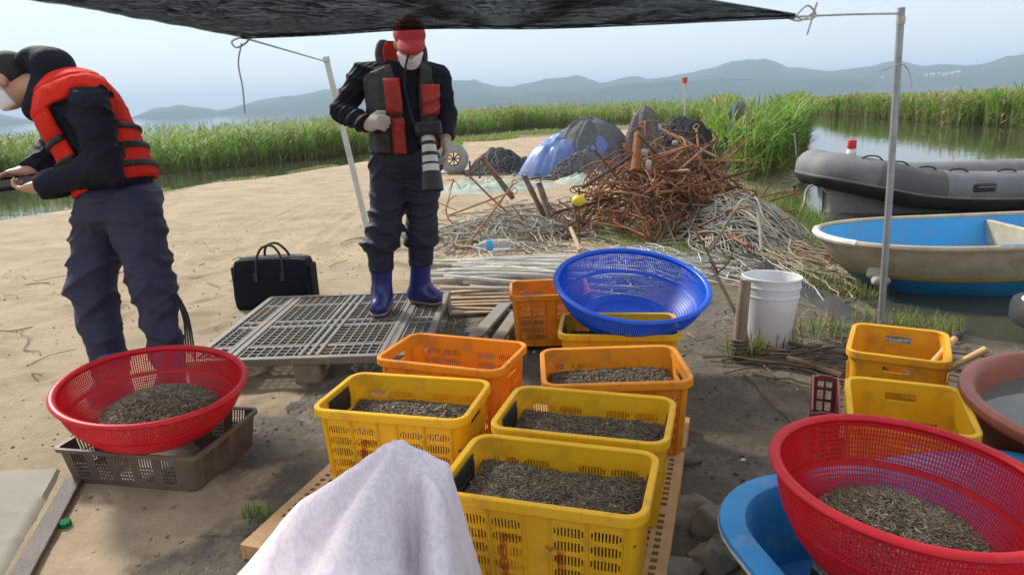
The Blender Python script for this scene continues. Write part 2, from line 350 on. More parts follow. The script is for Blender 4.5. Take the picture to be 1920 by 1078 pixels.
ridge = [(-900, 225), (-500, 215), (-250, 226), (0, 214), (60, 226), (180, 228), (245, 221), (285, 205), (335, 198), (385, 203), (410, 209), (450, 198), (520, 186), (560, 180), (620, 168), (700, 158), (780, 152), (850, 155), (900, 153), (940, 163), (1000, 156), (1050, 148), (1090, 144), (1130, 155), (1185, 147), (1230, 148), (1290, 141),
         (1340, 129), (1370, 117), (1400, 114), (1440, 118), (1480, 129), (1530, 132), (1600, 131), (1650, 121), (1680, 119), (1720, 126), (1760, 120), (1830, 122), (1870, 112), (1930, 105), (2050, 96), (2200, 110), (2500, 92), (2900, 110)]
hill_range('hills', ridge, 2600, 900, forest, 3, 'long hazy blue range of wooded hills across the water')
hill_range('headland', [(845, 181), (900, 178), (960, 183), (1040, 172), (1120, 166), (1180, 158), (1250, 150), (1330, 149), (1400, 150), (1470, 152), (1530, 150), (1580, 146), (1615, 149), (1634, 164)], 1700, 200, forest, 8, 'low darker wooded headland in front of the hazy hills')
spit_m = M('pale_mudflat', (.34, .29, .22), (.24, .24, .14), scale=.05, rough=1, bump=.3)
def flat_strip(name, px, depth, label):
    P = []
    for x, y in px:
        q = gp(x, y, WATER); h = math.hypot(q[0], q[1]); d = q[:2]/h; P.append([(q[0]+d[0]*t*depth, q[1]+d[1]*t*depth, WATER+zz) for t, zz in ((0, -.1), (.1, .25), (.5, .6), (.9, .25), (1, -.1))])
    mb = MB(); mb.grid(np.array(P)); return tag(mb.build(name, spit_m, ang=None), label, kind='structure')
flat_strip('mudflat', [(1480+i*22, 167.5-.4*(i % 3) - i*22*.0415+1.2) for i in range(24)], 260, 'thin pale mudflat at the foot of the far hills')
# white houses on the far shore
wh = M('white_render', (.42, .37, .34), rough=.8); 
for i, (x, wpx) in enumerate([(1752, 5), (1764, 8), (1776, 4), (1788, 10), (1801, 6), (1812, 8), (1668, 4)]):
    p = at(x, 0, 1.0); hd = math.hypot(p[0], p[1]); D = 1850; s_ = wpx*D/FPX*.9; q = np.array([p[0]/hd*D, p[1]/hd*D])
    mb = MB(); hgt = 4+1.5*(i % 3); mb.box((0, 0, hgt/2+2), (s_, 14, hgt+4)); mb.add([(-s_/2, -8, hgt+4), (s_/2, -8, hgt+4), (s_/2, 8, hgt+4), (-s_/2, 8, hgt+4), (-s_/2, 0, hgt+8), (s_/2, 0, hgt+8)], [(0, 1, 5, 4), (2, 3, 4, 5)], [(0, 4, 3), (1, 2, 5)])
    o = mb.build('house', wh, smooth=False, loc=(q[0], q[1], 13), rot=(0, 0, -math.atan2(q[0], q[1])))
    tag(o, f"tiny white building on the far shore, {['leftmost', 'second', 'third', 'fourth', 'fifth', 'rightmost'][i]} in the row" if i < 6 else 'tiny white building standing alone just left of the steel pole', 'building', 'far shore buildings')
tag(flat_strip('shore', [(1640+i*25, 163-(i*25+1640-1640)*.0415-2.5) for i in range(28)], 420, 'far low shore carrying the white buildings'), kind='structure')
# ------------------------------------------------------------------ reeds
leafm = M('reed_leaf', (1, 1, 1), (.82, .85, .8), scale=3, rough=.55, spec=.2, transl=.42, attr=True, fine=0)
GREENS = np.array([(.18, .33, .05), (.23, .38, .06), (.14, .27, .045), (.28, .40, .08), (.32, .36, .10)])
TANS = np.array([(.42, .33, .19), (.36, .27, .15), (.48, .40, .27)])
def reed_field(name, label, base, hgt, leaves=6, tan=.12, wmul=1., stuff=True, lean=.12):
    """base (N,3) stem feet; hgt (N,) heights"""
    N = len(base); mb = MB(); R = rng
    az = R.uniform(0, 2*math.pi, N); ln = R.normal(0, lean, N); tip = base+np.stack([np.cos(az)*ln*hgt, np.sin(az)*ln*hgt, hgt], -1)
    istan = R.random(N) < tan; g = GREENS[R.integers(0, len(GREENS), N)]*R.uniform(.75, 1.25, (N, 1)); t_ = TANS[R.integers(0, 3, N)]*R.uniform(.8, 1.15, (N, 1))
    col = np.where(istan[:, None], t_, g)
    k = 3; t = np.linspace(0, 1, k)[None, :, None]; Cn = base[:, None]*(1-t)+tip[:, None]*t
    sa = R.uniform(0, math.pi, N); S = np.stack([np.cos(sa), np.sin(sa), np.zeros(N)], -1)
    Wd = np.array([.007, .006, .002])[None]*wmul*np.ones((N, 1)); low = np.where(R.random((N, 1)) < .6, np.array([[.22, .16, .08]]), col*.9)
    ribbons(mb, Cn, Wd, S, np.stack([low, col, col], 1))
    # plumes on the old stems
    ip = np.where(istan)[0]; n = len(ip)
    if n:
        t = np.linspace(0, 1, 3)[None, :, None]; a = tip[ip]; b = a+np.stack([np.cos(az[ip])*.07, np.sin(az[ip])*.07, np.full(n, .16)], -1)
        ribbons(mb, a[:, None]*(1-t)+b[:, None]*t, np.array([[.006, .022, .004]])*wmul*np.ones((n, 1)), S[ip], t_[ip]*.95)
    # leaves
    for j in range(leaves):
        f = R.uniform(.03, .98, N)**.9; st = base+(tip-base)*f[:, None]; a = R.uniform(0, 2*math.pi, N); Ln = R.uniform(.28, .55, N)*np.minimum(1, hgt/1.2); up = R.uniform(.55, 1.5, N)
        d = np.stack([np.cos(a), np.sin(a), up], -1); d /= np.linalg.norm(d, axis=1)[:, None]
        t = np.linspace(0, 1, 4); Cn = st[:, None]+d[:, None]*(t[None, :, None]*Ln[:, None, None]); Cn[..., 2] -= (t**2)[None]*Ln[:, None]*R.uniform(.05, .55, (N, 1)); Cn[..., 0] += (t**2)[None]*.06
        S2 = np.stack([-np.sin(a), np.cos(a), np.zeros(N)], -1); Wl = np.array([[.006, .013, .011, .001]])*wmul*R.uniform(.8, 1.3, (N, 1))
        lc = col*R.uniform(.75, 1.3, (N, 1)); br = (f < .35) & (R.random(N) < .5); lc = np.where(br[:, None], np.array([[.24, .19, .09]])*R.uniform(.7, 1.2, (N, 1)), lc)
        ribbons(mb, Cn, Wl, S2, lc)
    return tag(mb.build(name, leafm, smooth=False), label, 'reeds', kind='stuff')
def front_samples(px, z, n_front, d_front, n_back, d_back):
    P = np.array([gp(x, y, z)[:2] for x, y in px]); seg = np.linalg.norm(np.diff(P, axis=0), axis=1); cs = np.concatenate([[0], np.cumsum(seg)])
    def smp(n, d0, d1, pw):
        s_ = rng.uniform(0, cs[-1], n); q = np.stack([np.interp(s_, cs, P[:, 0]), np.interp(s_, cs, P[:, 1])], -1); r = np.linalg.norm(q, axis=1)[:, None]
        d = d0+(d1-d0)*rng.random((n, 1))**pw; w_ = fbm2(q[:, 0], q[:, 1], .35, 81)[:, None]*2.0+.6*fbm2(q[:, 0], q[:, 1], 1.3, 84)[:, None]; q = q*(1+(d+w_*.6)/r); return q+rng.normal(0, .15, q.shape)
    return np.vstack([smp(n_front, 0, d_front, 1.3), smp(n_back, d_front*.7, d_back, 1.5)])
def with_z(q, z): return np.hstack([q, np.full((len(q), 1), z)])
q = front_samples([(-350, 352), (-150, 350), (0, 345), (150, 335), (290, 326), (450, 311), (594, 296), (700, 284)], WATER, 4200, 3.5, 4200, 45)
hh = (.94+.34*fbm2(q[:, 0], q[:, 1], .25, 91)+.1*rng.normal(0, 1, len(q))); reed_field('reeds', 'tall green reed bed along the left channel behind the standing men', with_z(q, WATER-.05), hh, 6, .09, 1.2)
q = front_samples([(690, 283), (850, 263), (1000, 249), (1130, 240), (1250, 238), (1345, 236)], WATER, 3800, 4.0, 4200, 45)
hh = (0.88+.28*fbm2(q[:, 0], q[:, 1], .25, 92)+.1*rng.normal(0, 1, len(q))); reed_field('reeds', 'distant green reed belt behind the fishing gear, at the end of the sand track', with_z(q, WATER+.1), hh, 5, .15, 1.4)
q = front_samples([(1350, 262), (1352, 312), (1372, 334), (1405, 342), (1440, 336), (1470, 312), (1488, 285), (1490, 258)], -.1, 2600, 2.2, 3200, 14)
q = q[(q[:, 0] > .255*q[:, 1]+.35)]
hh = (1.08+.2*fbm2(q[:, 0], q[:, 1], .5, 93)+.1*rng.normal(0, 1, len(q))); reed_field('reeds', 'near clump of bright green reeds at the water edge beside the rusty heap', with_z(q, -.12), hh, 7, .05, 1.1)
q = front_samples([(1508, 211), (1560, 216), (1640, 222), (1720, 227), (1800, 232), (1920, 240), (2100, 252), (2300, 262)], WATER, 5200, 3.5, 4500, 30)
hh = (1.06+.28*fbm2(q[:, 0], q[:, 1], .25, 94)+.1*rng.normal(0, 1, len(q)))*(.75+.25*sstep(47, 34, q[:, 1])); reed_field('reeds', 'reed bed on the far right bank mirrored in the still water', with_z(q, WATER-.05), hh, 6, .18, 1.4)
# ------------------------------------------------------------------ haze
def haze_box():
    m = bpy.data.materials.new('haze_air'); m.use_nodes = True; nt = m.node_tree; nt.nodes.remove(nt.nodes['Principled BSDF'])
    v = _n(nt, 'ShaderNodeVolumePrincipled'); v.inputs['Color'].default_value = (.60, .79, 1, 1); v.inputs['Density'].default_value = HAZE; v.inputs['Anisotropy'].default_value = 0
    nt.links.new(v.outputs[0], nt.nodes['Material Output'].inputs['Volume'])
    mb = MB(); mb.box((0, 2900, 77), (9000, 6600, 158)); o = mb.build('haze', m, smooth=False); return tag(o, 'pale morning haze over the estuary', kind='stuff')
HAZE = 0.00043
if HAZE: haze_box()
# ------------------------------------------------------------------ fish crates
MUDDY = (.16, .12, .075)
yel = M('yellow_plastic', (.90, .525, .010), (.83, .455, .009), scale=9, rough=.42, r2=.6, bump=.08, bscale=90, transl=.22, dirt=(.30, .20, .05), dscale=11, damt=.32)
ora = M('orange_plastic', (.88, .33, .014), (.80, .28, .013), scale=9, rough=.45, r2=.62, bump=.08, bscale=90, transl=.22, dirt=(.34, .16, .04), dscale=11, damt=.4)
ora2 = M('amber_plastic', (.82, .42, .012), (.74, .34, .01), scale=9, rough=.45, r2=.62, bump=.08, bscale=90, transl=.22, dirt=(.30, .18, .05), dscale=11, damt=.4)
blk = M('black_plastic', (.022, .022, .024), (.012, .012, .013), rough=.5, bump=.1, dirt=(.10, .09, .07), damt=.2)
def strokes(boxes):
    """hand-painted red strokes: boxes in the wall's own x,z on its front side"""
    def ex(nt, co, colr):
        L = nt.links.new; nz = _n(nt, 'ShaderNodeTexNoise'); nz.inputs['Scale'].default_value = 45; L(co, nz.inputs['Vector'])
        wv = _n(nt, 'ShaderNodeVectorMath', operation='MULTIPLY_ADD'); L(nz.outputs['Color'], wv.inputs[0]); wv.inputs[1].default_value = (.016, .0, .016); L(co, wv.inputs[2])
        s = _n(nt, 'ShaderNodeSeparateXYZ'); L(wv.outputs[0], s.inputs[0])
        def cmp(v, op, t):
            n = _n(nt, 'ShaderNodeMath', operation=op); L(v, n.inputs[0]); n.inputs[1].default_value = t; return n.outputs[0]
        def mul(a, b, op='MULTIPLY'):
            n = _n(nt, 'ShaderNodeMath', operation=op); L(a, n.inputs[0]); L(b, n.inputs[1]); return n.outputs[0]
        tot = None
        for x0, x1, z0, z1 in boxes:
            b = mul(mul(cmp(s.outputs[0], 'GREATER_THAN', x0+.008), cmp(s.outputs[0], 'LESS_THAN', x1+.008)), mul(cmp(s.outputs[2], 'GREATER_THAN', z0+.008), cmp(s.outputs[2], 'LESS_THAN', z1+.008)))
            tot = b if tot is None else mul(tot, b, 'MAXIMUM')
        tot = mul(tot, cmp(s.outputs[1], 'LESS_THAN', 0)); n2 = _n(nt, 'ShaderNodeTexNoise'); n2.inputs['Scale'].default_value = 22; L(co, n2.inputs['Vector'])
        r = _n(nt, 'ShaderNodeMapRange'); L(n2.outputs[0], r.inputs[0]); r.inputs[1].default_value = .3; r.inputs[2].default_value = .6; r.inputs[3].default_value = .25; r.inputs[4].default_value = .9
        mx = _n(nt, 'ShaderNodeMix', data_type='RGBA'); L(mul(tot, r.outputs[0]), mx.inputs[0]); L(colr, mx.inputs[6]); mx.inputs[7].default_value = (.45, .03, .012, 1); return mx.outputs[2]
    return ex
yelA = M('yellow_plastic_painted', (.90, .525, .010), (.83, .455, .009), scale=9, rough=.42, r2=.6, bump=.08, bscale=90, transl=.22, dirt=(.30, .20, .05), dscale=11, damt=.32,
         extra=strokes([(.052, .075, .03, .175), (.02, .06, .165, .18), (-.105, -.085, .05, .19), (-.09, -.04, .182, .194)]))
def rrect(a, b, r, cols_long, cols_short, arc=5):
    """columns round a rounded rectangle: (x, y, nx, ny, side, u)"""
    out = []
    for side in range(4):
        us = cols_long if side % 2 == 0 else cols_short; h = (a if side % 2 == 0 else b)-r
        us = [u for u in us if -h+1e-4 < u < h-1e-4]; us = [-h]+us+[h]
        ang = (-90, 0, 90, 180)[side]; n = (math.cos(math.radians(ang)), math.sin(math.radians(ang))); t = (-n[1], n[0])
        off = b if side % 2 == 0 else a
        for u in us: out.append((n[0]*off+t[0]*u, n[1]*off+t[1]*u, n[0], n[1], side, u))
        cx, cy_ = n[0]*(off-r)+t[0]*h, n[1]*(off-r)+t[1]*h
        for k in range(1, arc):
            an = math.radians(ang+90*k/arc); out.append((cx+r*math.cos(an), cy_+r*math.sin(an), math.cos(an), math.sin(an), -1, 0))
    return out
def sweep_rim(mb, cols, prof, k0=1.0):
    P = np.array([[(x*k0+nx*o, y*k0+ny*o, z) for o, z in prof] for x, y, nx, ny, _, _ in cols]); mb.grid(P, cu=True, cv=True)
def crate_meshes(L_=.575, W_=.36, H_=.30, pan_l=(-.187, -.087, .087, .187), pan_s=(-.078, .078), pw=.040, pws=.052, rows=(.055, .098, .141, .184, .227), srows=(.055, .098, .141, .184), th=.0032):
    a, b, r = L_/2-.016, W_/2-.016, .045; ns = 9
    def edges(cs, hw):
        e = []
        for c in cs:
            bar = .0042; slit = (2*hw-(ns-1)*bar)/ns
            for k in range(ns): e += [c-hw+k*(slit+bar), c-hw+k*(slit+bar)+slit]
        return e
    el = edges(pan_l, pw); es = edges(pan_s, pws); esx = sorted(es+[-.052, .052]); cols = rrect(a, b, r, sorted(el), esx)
    zs = {0, H_-.014, H_}; 
    for q in rows+srows: zs |= {round(q-.0145, 4), round(q-.009, 4), round(q+.009, 4), round(q+.0145, 4)}
    zs |= {H_-.070, H_-.040}; zs = np.array(sorted(zs)); nu = len(cols); fill = np.ones((nu, len(zs)-1), bool)
    def intv(u0, u1, cs, hw):
        um = (u0+u1)/2
        for c in cs:
            if abs(um-c) < hw:
                bar = .0042; slit = (2*hw-(ns-1)*bar)/ns; k = (um-(c-hw))/(slit+bar); ki = int(k)
                if k-ki < slit/(slit+bar): return ki
        return None
    for j in range(nu):
        c0, c1 = cols[j], cols[(j+1) % nu]
        if c0[4] < 0 or c0[4] != c1[4]: continue
        lng = c0[4] % 2 == 0; k = intv(c0[5], c1[5], pan_l if lng else pan_s, pw if lng else pws)
        for i in range(len(zs)-1):
            zm = (zs[i]+zs[i+1])/2
            if k is not None:
                for q in (rows if lng else srows):
                    if abs(zm-q) < (.009 if k in (0, ns-1) else .0145): fill[j, i] = False
            if not lng and abs((c0[5]+c1[5])/2) < .052 and H_-.070 < zm < H_-.040: fill[j, i] = False
    kz = .93+.07*zs/H_
    Po = np.array([[(x*k_, y*k_, z) for z, k_ in zip(zs, kz)] for x, y, *_ in cols]); Pi = np.array([[(x*k_-nx*th, y*k_-ny*th, z) for z, k_ in zip(zs, kz)] for x, y, nx, ny, _, _ in cols])
    wall = MB(); perf(wall, Po, Pi, fill, True)
    for sg in (-1, 1):            # stiffening ribs down the long faces
        for u in (-.237, -.137, -.037, .037, .137, .237):
            for zz0, zz1 in ((.0, H_-.03),):
                k0, k1 = .93, .93+.07*zz1/H_; Pp = [(u*k0, sg*(b*k0+.003), .002), (u*k1, sg*(b*k1+.003), zz1)]
                wall.tube(Pp, .0042, 4)
    rim = MB(); prof = [(-.0045, H_+.001), (-.002, H_+.004), (.012, H_+.005), (.0155, H_+.002), (.016, H_-.024), (.0135, H_-.026), (.0115, H_-.022), (.011, H_-.006), (-.0045, H_-.006)]
    sweep_rim(rim, cols, prof)
    rim2 = MB(); 
    base = MB(); bc = rrect(a*.93, b*.93, r, [], [], 5); Pb = np.array([[(x*k_, y*k_, .003) for k_ in (1, .6, .2, .001)] for x, y, *_ in bc]); base.grid(Pb, cu=True)
    Pb2 = Pb.copy(); Pb2[..., 2] = .0; base.grid(Pb2[:, ::-1], cu=True)
    insl = []
    for sg in (-1, 1):
        ins = MB(); insl.append(ins); xx = sg*(a*.985-.006)
        for dz, hz in ((H_-.026, .028), (H_-.084, .028)): ins.box((xx, 0, dz), (.004, .15, hz), b=.0015)
        for dy in (-.066, .066): ins.box((xx, dy, H_-.055), (.004, .026, .034))
        ins.box((xx+sg*.0005, 0, H_-.055), (.0025, .104, .034))
    me = []
    for nm, q in (('wall', wall), ('rim', rim), ('base', base), ('handle_insert', insl[0]), ('handle_insert', insl[1])):
        o = q.build(nm, yel, ang=35); me.append(o.data); bpy.data.objects.remove(o)
    for k_ in (3, 4): me[k_].materials.clear(); me[k_].materials.append(blk)
    return dict(zip(('wall', 'rim', 'base', 'handle_insert', 'handle_insert2'), me))
CM = crate_meshes(); CS = crate_meshes(.43, .385, .30, (-.105, .105), (-.088, .088), .062, .056, (.055, .098, .141, .184), (.055, .098, .141))
def crate(x, y, z, rz, mat, label, insert=False, me=CM, wallmat=None, group='plastic fish crates', tilt=(0, 0), sc_=(1, 1, 1)):
    t = thing('fish_crate', label, 'crate', (x, y, z), group=group, rot=(tilt[0], tilt[1], rz)); t.scale = sc_
    for nm in ('wall', 'rim', 'base'): link(nm, me[nm], t, mat=(wallmat if nm == 'wall' and wallmat else mat))
    if insert: link('handle_insert', me['handle_insert'], t); link('handle_insert', me['handle_insert2'], t)
    return t
PALZ = .055
crate(.087, 1.745, PALZ, -.312, yel, 'yellow slotted crate full of shrimp, frontmost, nearest the camera', True, wallmat=yelA)
crate(-.405, 2.325, PALZ, -.262, yel, 'yellow slotted crate of shrimp at left, in front of the empty orange crate', True, wallmat=yelA)
crate(.225, 2.116, PALZ, -.307, yel, 'yellow crate of shrimp between the frontmost crate and the filled orange crate', True)
crate(-.262, 2.765, PALZ, -.375, ora, 'empty orange crate behind the left yellow crate')
crate(.380, 2.535, PALZ, -.03, ora, 'orange crate with a low fill of shrimp, right of the empty orange one', sc_=(.98, 1.12, 1))
crate(.51, 3.20, .0, -.15, yel, 'yellow crate with mud and shrimp under the blue mesh basket', True)
crate(.215, 3.86, .02, -.02, ora, 'orange crate standing behind at the left of the blue mesh basket', sc_=(.8, 1, 1))
crate(1.345, 2.19, .0, math.radians(66), yel, 'empty yellow crate wedged between the red basket and the brown tub', me=CS)
crate(1.65, 2.80, .0, math.radians(60), ora2, 'empty amber crate holding the wooden-handled tools', me=CS)
# ------------------------------------------------------------------ perforated tan pallet
tan = M('tan_plastic', (.50, .30, .13), (.42, .24, .10), scale=7, rough=.6, bump=.12, bscale=120, dirt=MUDDY, dscale=9, damt=.45)
PR = -.315; e1 = np.array([math.cos(PR), math.sin(PR)]); e2 = np.array([-e1[1], e1[0]]); PC = np.array([-.89, 1.91])
PLx, PLy = 1.30, 1.22; pc = PC+e1*PLx/2+e2*PLy/2
t = thing('pallet', 'tan perforated plastic pallet carrying the yellow and orange crates', 'pallet', (pc[0], pc[1], 0.0), PR)
def deck(t, Lx, Ly, z, n_x, n_y, mat, solid):
    def br(Lq, n):
        e = [-Lq/2]; p = (Lq-.05)/n
        for i in range(n): e += [-Lq/2+.025+p*i+p*.22, -Lq/2+.025+p*i+p*.78]
        return np.array(e+[Lq/2])
    xs, ys = br(Lx, n_x), br(Ly, n_y); fill = np.ones((len(xs)-1, len(ys)-1), bool)
    for i in range(n_x):
        for j in range(n_y):
            if not solid(i, j): fill[1+2*i, 1+2*j] = False
    A, B = np.meshgrid(xs, ys, indexing='ij'); mb = MB(); Po = np.stack([A, B, np.full_like(A, z)], -1); Pi = Po.copy(); Pi[..., 2] = z-.012
    perf(mb, Po, Pi, fill); return mb.build('deck', mat, t, smooth=False)
deck(t, PLx, PLy, .052, 36, 35, tan, lambda i, j: (i % 12 in (11,) and i < 34) or j in (0, 1, 2, 3, 33, 34) or j % 11 == 3)
mb = MB()
for sx in (-1, 1): mb.box((sx*(PLx/2-.008), 0, .0195), (.016, PLy, .039), b=.002)
for sy in (-1, 1): mb.box((0, sy*(PLy/2-.008), .0195), (PLx-.034, .016, .039), b=.002)
mb.build('skirt', tan, t, smooth=False)
for i in range(3):
    mb = MB(); mb.box((0, (i-1)*PLy*.33, .0195), (PLx-.04, .07, .038)); mb.build('runner', tan, t, smooth=False)
hole = MB(); hole.lathe([(.0001, .0545), (.011, .0545), (.015, .0535), (.0155, .0525)], 16, Matrix.Translation((-PLx/2+.085, -PLy/2+.10, 0))); hole.build('bolt_plug', blk, t)
# ------------------------------------------------------------------ grey plastic pallet
gry = M('grey_plastic', (.165, .16, .15), (.11, .106, .10), scale=6, rough=.55, bump=.15, bscale=80, dirt=(.30, .24, .16), dscale=6, damt=.55)
gblk = M('pallet_block', (.30, .24, .18), (.22, .175, .13), rough=.85, bump=.3, dirt=(.12, .10, .08), damt=.4)
GX, GY, GT = 1.24, 1.24, .145
t = thing('pallet', 'grey lattice pallet under the photographer, set on blocks over the sand', 'pallet', (-1.055, 3.955, 0), math.radians(-1.5))
for i, (x, y, sx, sy) in enumerate([(0, -GY/2+.02, GX, .04), (0, GY/2-.02, GX, .04)]): mb = MB(); mb.box((x, y, GT-.02), (sx, sy, .04), b=.004); mb.build('edge_beam', gry, t, smooth=False)
for i, sx in enumerate((-1, 1)): mb = MB(); mb.box((sx*(GX/2-.02), 0, GT-.02), (.04, GY-.082, .04), b=.004); mb.build('edge_beam', gry, t, smooth=False)
for k in (-.045, 0, .045): mb = MB(); mb.box((k, 0, GT-.012), (.026, GY-.09, .022), b=.005); mb.build('centre_bar', gry, t, smooth=False)
for k in (-.41, .41):
    for dk in (-.03, .012): mb = MB(); mb.box((k+dk, 0, GT-.013), (.03, GY-.09, .022), b=.004); mb.build('side_bar', gry, t, smooth=False)
for k in (-.40, -.05, .05, .40): mb = MB(); mb.box((0, k, GT-.02), (GX-.09, .03, .024), b=.003); mb.build('cross_bar', gry, t, smooth=False)
mb = MB()
for x in np.arange(-GX/2+.06, GX/2-.05, .048):
    if abs(x) > .07: mb.box((x, 0, GT-.016), (.007, GY-.085, .02))
for y in np.arange(-GY/2+.06, GY/2-.05, .048): mb.box((0, y, GT-.018), (GX-.085, .007, .018))
tag(mb.build('lattice', gry, t, smooth=False), kind='stuff')
for x in (-GX/2+.07, 0, GX/2-.07):
    for y in (-GY/2+.07, 0, GY/2-.07): mb = MB(); mb.box((x, y, .058), (.14, .12, .118), b=.008); mb.build('block', gblk if (x == 0) else gry, t, smooth=False)
for i, x in enumerate((-GX/2+.06, 0, GX/2-.06)): mb = MB(); mb.box((x, 0, .0), (.10, GY-.02, .016)); mb.build('bottom_rail', gry, t, smooth=False)
# ------------------------------------------------------------------ strainer baskets
def basket(name, c, R, nrm, hgt, mat, label, nslot=230, rows=18, rb=.60, nrib=0, slot_lo=.12):
    nv = Vector((nrm[0], nrm[1], 1)).normalized(); Rm = np.array(nv.to_track_quat('Z', 'Y').to_matrix()); base = np.array(c)-Rm[:, 2]*hgt
    t = thing(name, label, 'basket', tuple(base)); t.rotation_euler = nv.to_track_quat('Z', 'Y').to_euler()
    def rad(v): return R*(rb+(1-rb)*np.sin(np.clip(v, 0, 1)*math.pi/2)**.85)
    nu = nslot*2; vs = [0, .06]; fillrow = [True, True]
    for k in range(rows):
        v0 = slot_lo+(.93-slot_lo)*k/rows; v1 = slot_lo+(.93-slot_lo)*(k+.70)/rows
        if k in (rows//2,): continue
        vs += [v0, v1]; fillrow += [False, True]
    vs = np.array(vs+[.965, 1.0]); fillrow = (fillrow+[True, True])[:len(vs)-1]
    th = np.empty(nu); wb = .5; th[0::2] = np.arange(nslot)*2*math.pi/nslot; th[1::2] = (np.arange(nslot)+wb)*2*math.pi/nslot
    fill = np.ones((nu, len(vs)-1), bool)
    for i, fr in enumerate(fillrow):
        if not fr: fill[1::2, i] = False
    zz = hgt*(1-np.cos(vs*math.pi/2)*.999)**.78; zz = hgt*vs**1.15
    Po = np.stack([np.outer(np.cos(th), rad(vs)), np.outer(np.sin(th), rad(vs)), np.broadcast_to(zz, (nu, len(vs)))], -1)
    ri = rad(vs)-.0026; Pi = np.stack([np.outer(np.cos(th), ri), np.outer(np.sin(th), ri), np.broadcast_to(zz+.0008, (nu, len(vs)))], -1)
    mb = MB(); perf(mb, Po, Pi, fill, True); mb.build('bowl', mat, t, ang=30)
    r0 = rad(np.array([0.]))[0]; mb = MB(); mb.lathe([(r0*1.0, .0), (r0*.8, -.002), (r0*.5, -.001), (.001, 0)], 60); mb.lathe([(.001, .003), (r0*.5, .003), (r0*.99, .0035)], 60); mb.build('base', mat, t)
    mb = MB(); rl = .0125; a = np.linspace(0, 2*math.pi, 12, endpoint=False)
    prof = np.stack([R+.006+np.cos(a)*.0145, hgt-.002+np.sin(a)*.0105], -1); prof = np.vstack([prof, prof[:1]]); mb.lathe(prof, 96); mb.build('rim', mat, t)
    mb = MB(); mb.lathe([(rad(np.array([.52]))[0]+.001, hgt*.50), (rad(np.array([.54]))[0]+.004, hgt*.52), (rad(np.array([.56]))[0]+.001, hgt*.545)], 90); mb.build('band', mat, t)
    return t, Rm, base
redp = M('red_plastic', (.74, .016, .028), (.66, .013, .024), scale=7, rough=.38, r2=.5, bump=.05, transl=.38, dirt=(.62, .11, .10), dscale=18, damt=.25)
blup = M('blue_plastic', (.010, .12, .72), (.009, .10, .64), scale=7, rough=.36, r2=.5, bump=.05, transl=.22, dirt=(.05, .10, .35), dscale=18, damt=.25)
BL = basket('mesh_basket', (-1.422, 2.545, .358), .33, (.10, -.075), .195, redp, 'red mesh basket tilted on the brown tray at left')
BB = basket('mesh_basket', (.592, 3.31, .475), .368, (.06, -.25), .215, blup, 'empty blue mesh basket resting on a crate in the middle', rb=.52)
BR = basket('mesh_basket', (.944, 1.496, .45), .302, (.06, -.02), .25, redp, 'red mesh basket at right, sitting in the blue tub', nslot=230)
# ------------------------------------------------------------------ brown tray under the red basket
brn = M('brown_plastic', (.115, .074, .06), (.09, .058, .047), scale=8, rough=.5, bump=.1, dirt=(.22, .18, .13), damt=.4)
def tray(name, L_, W_, H_, mat, label, loc, rz, holes=True, cat='tray'):
    t = thing(name, label, cat, loc, rz); a, b, r = L_/2-.012, W_/2-.012, .02; us = []
    def cc(h, n):
        e = []
        for g in range(n):
            g0 = -h+.05+(2*h-.1)*g/n; gw = (2*h-.1)/n*.62
            for k in range(5): e += [g0+gw*k/5+.003, g0+gw*(k+.62)/5+.003]
        return e
    el, es = cc(a, 5), cc(b, 3); cols = rrect(a, b, r, el, es, 4); zs = np.array(sorted([0, .02]+sum([[.03+.016*i, .04+.016*i] for i in range(int((H_-.06)/.016))], [])+[H_])); nu = len(cols); fill = np.ones((nu, len(zs)-1), bool)
    for j in range(nu):
        c0, c1 = cols[j], cols[(j+1) % nu]
        if c0[4] < 0 or c0[4] != c1[4]: continue
        um = (c0[5]+c1[5])/2; lst = el if c0[4] % 2 == 0 else es
        ins = any(lst[i] < um < lst[i+1] for i in range(0, len(lst), 2))
        if ins:
            for i in range(len(zs)-1):
                if abs(((zs[i]+zs[i+1])/2-.035) % .016) < .002 or abs(((zs[i]+zs[i+1])/2-.035) % .016-.016) < .002:
                    if .028 < (zs[i]+zs[i+1])/2 < H_-.02: fill[j, i] = False
    kz = .92+.08*zs/H_; Po = np.array([[(x*k_, y*k_, z) for z, k_ in zip(zs, kz)] for x, y, *_ in cols]); Pi = np.array([[(x*k_-nx*.003, y*k_-ny*.003, z) for z, k_ in zip(zs, kz)] for x, y, nx, ny, _, _ in cols])
    mb = MB(); perf(mb, Po, Pi, fill, True); mb.build('wall', mat, t, ang=30)
    mb = MB(); sweep_rim(mb, cols, [(-.004, H_), (.012, H_+.001), (.013, H_-.012), (.010, H_-.012), (.009, H_-.004), (-.004, H_-.004)]); mb.build('rim', mat, t, ang=30)
    mb = MB(); bc = rrect(a*.92, b*.92, r, [], [], 4); P = np.array([[(x*k_, y*k_, .004) for k_ in (1, .5, .001)] for x, y, *_ in bc]); mb.grid(P, cu=True); mb.build('base', mat, t)
    return t
tray('plastic_tray', .62, .44, .155, brn, 'low dark brown slotted tray under the left red basket', (-1.435, 2.565, .0), math.radians(-12))
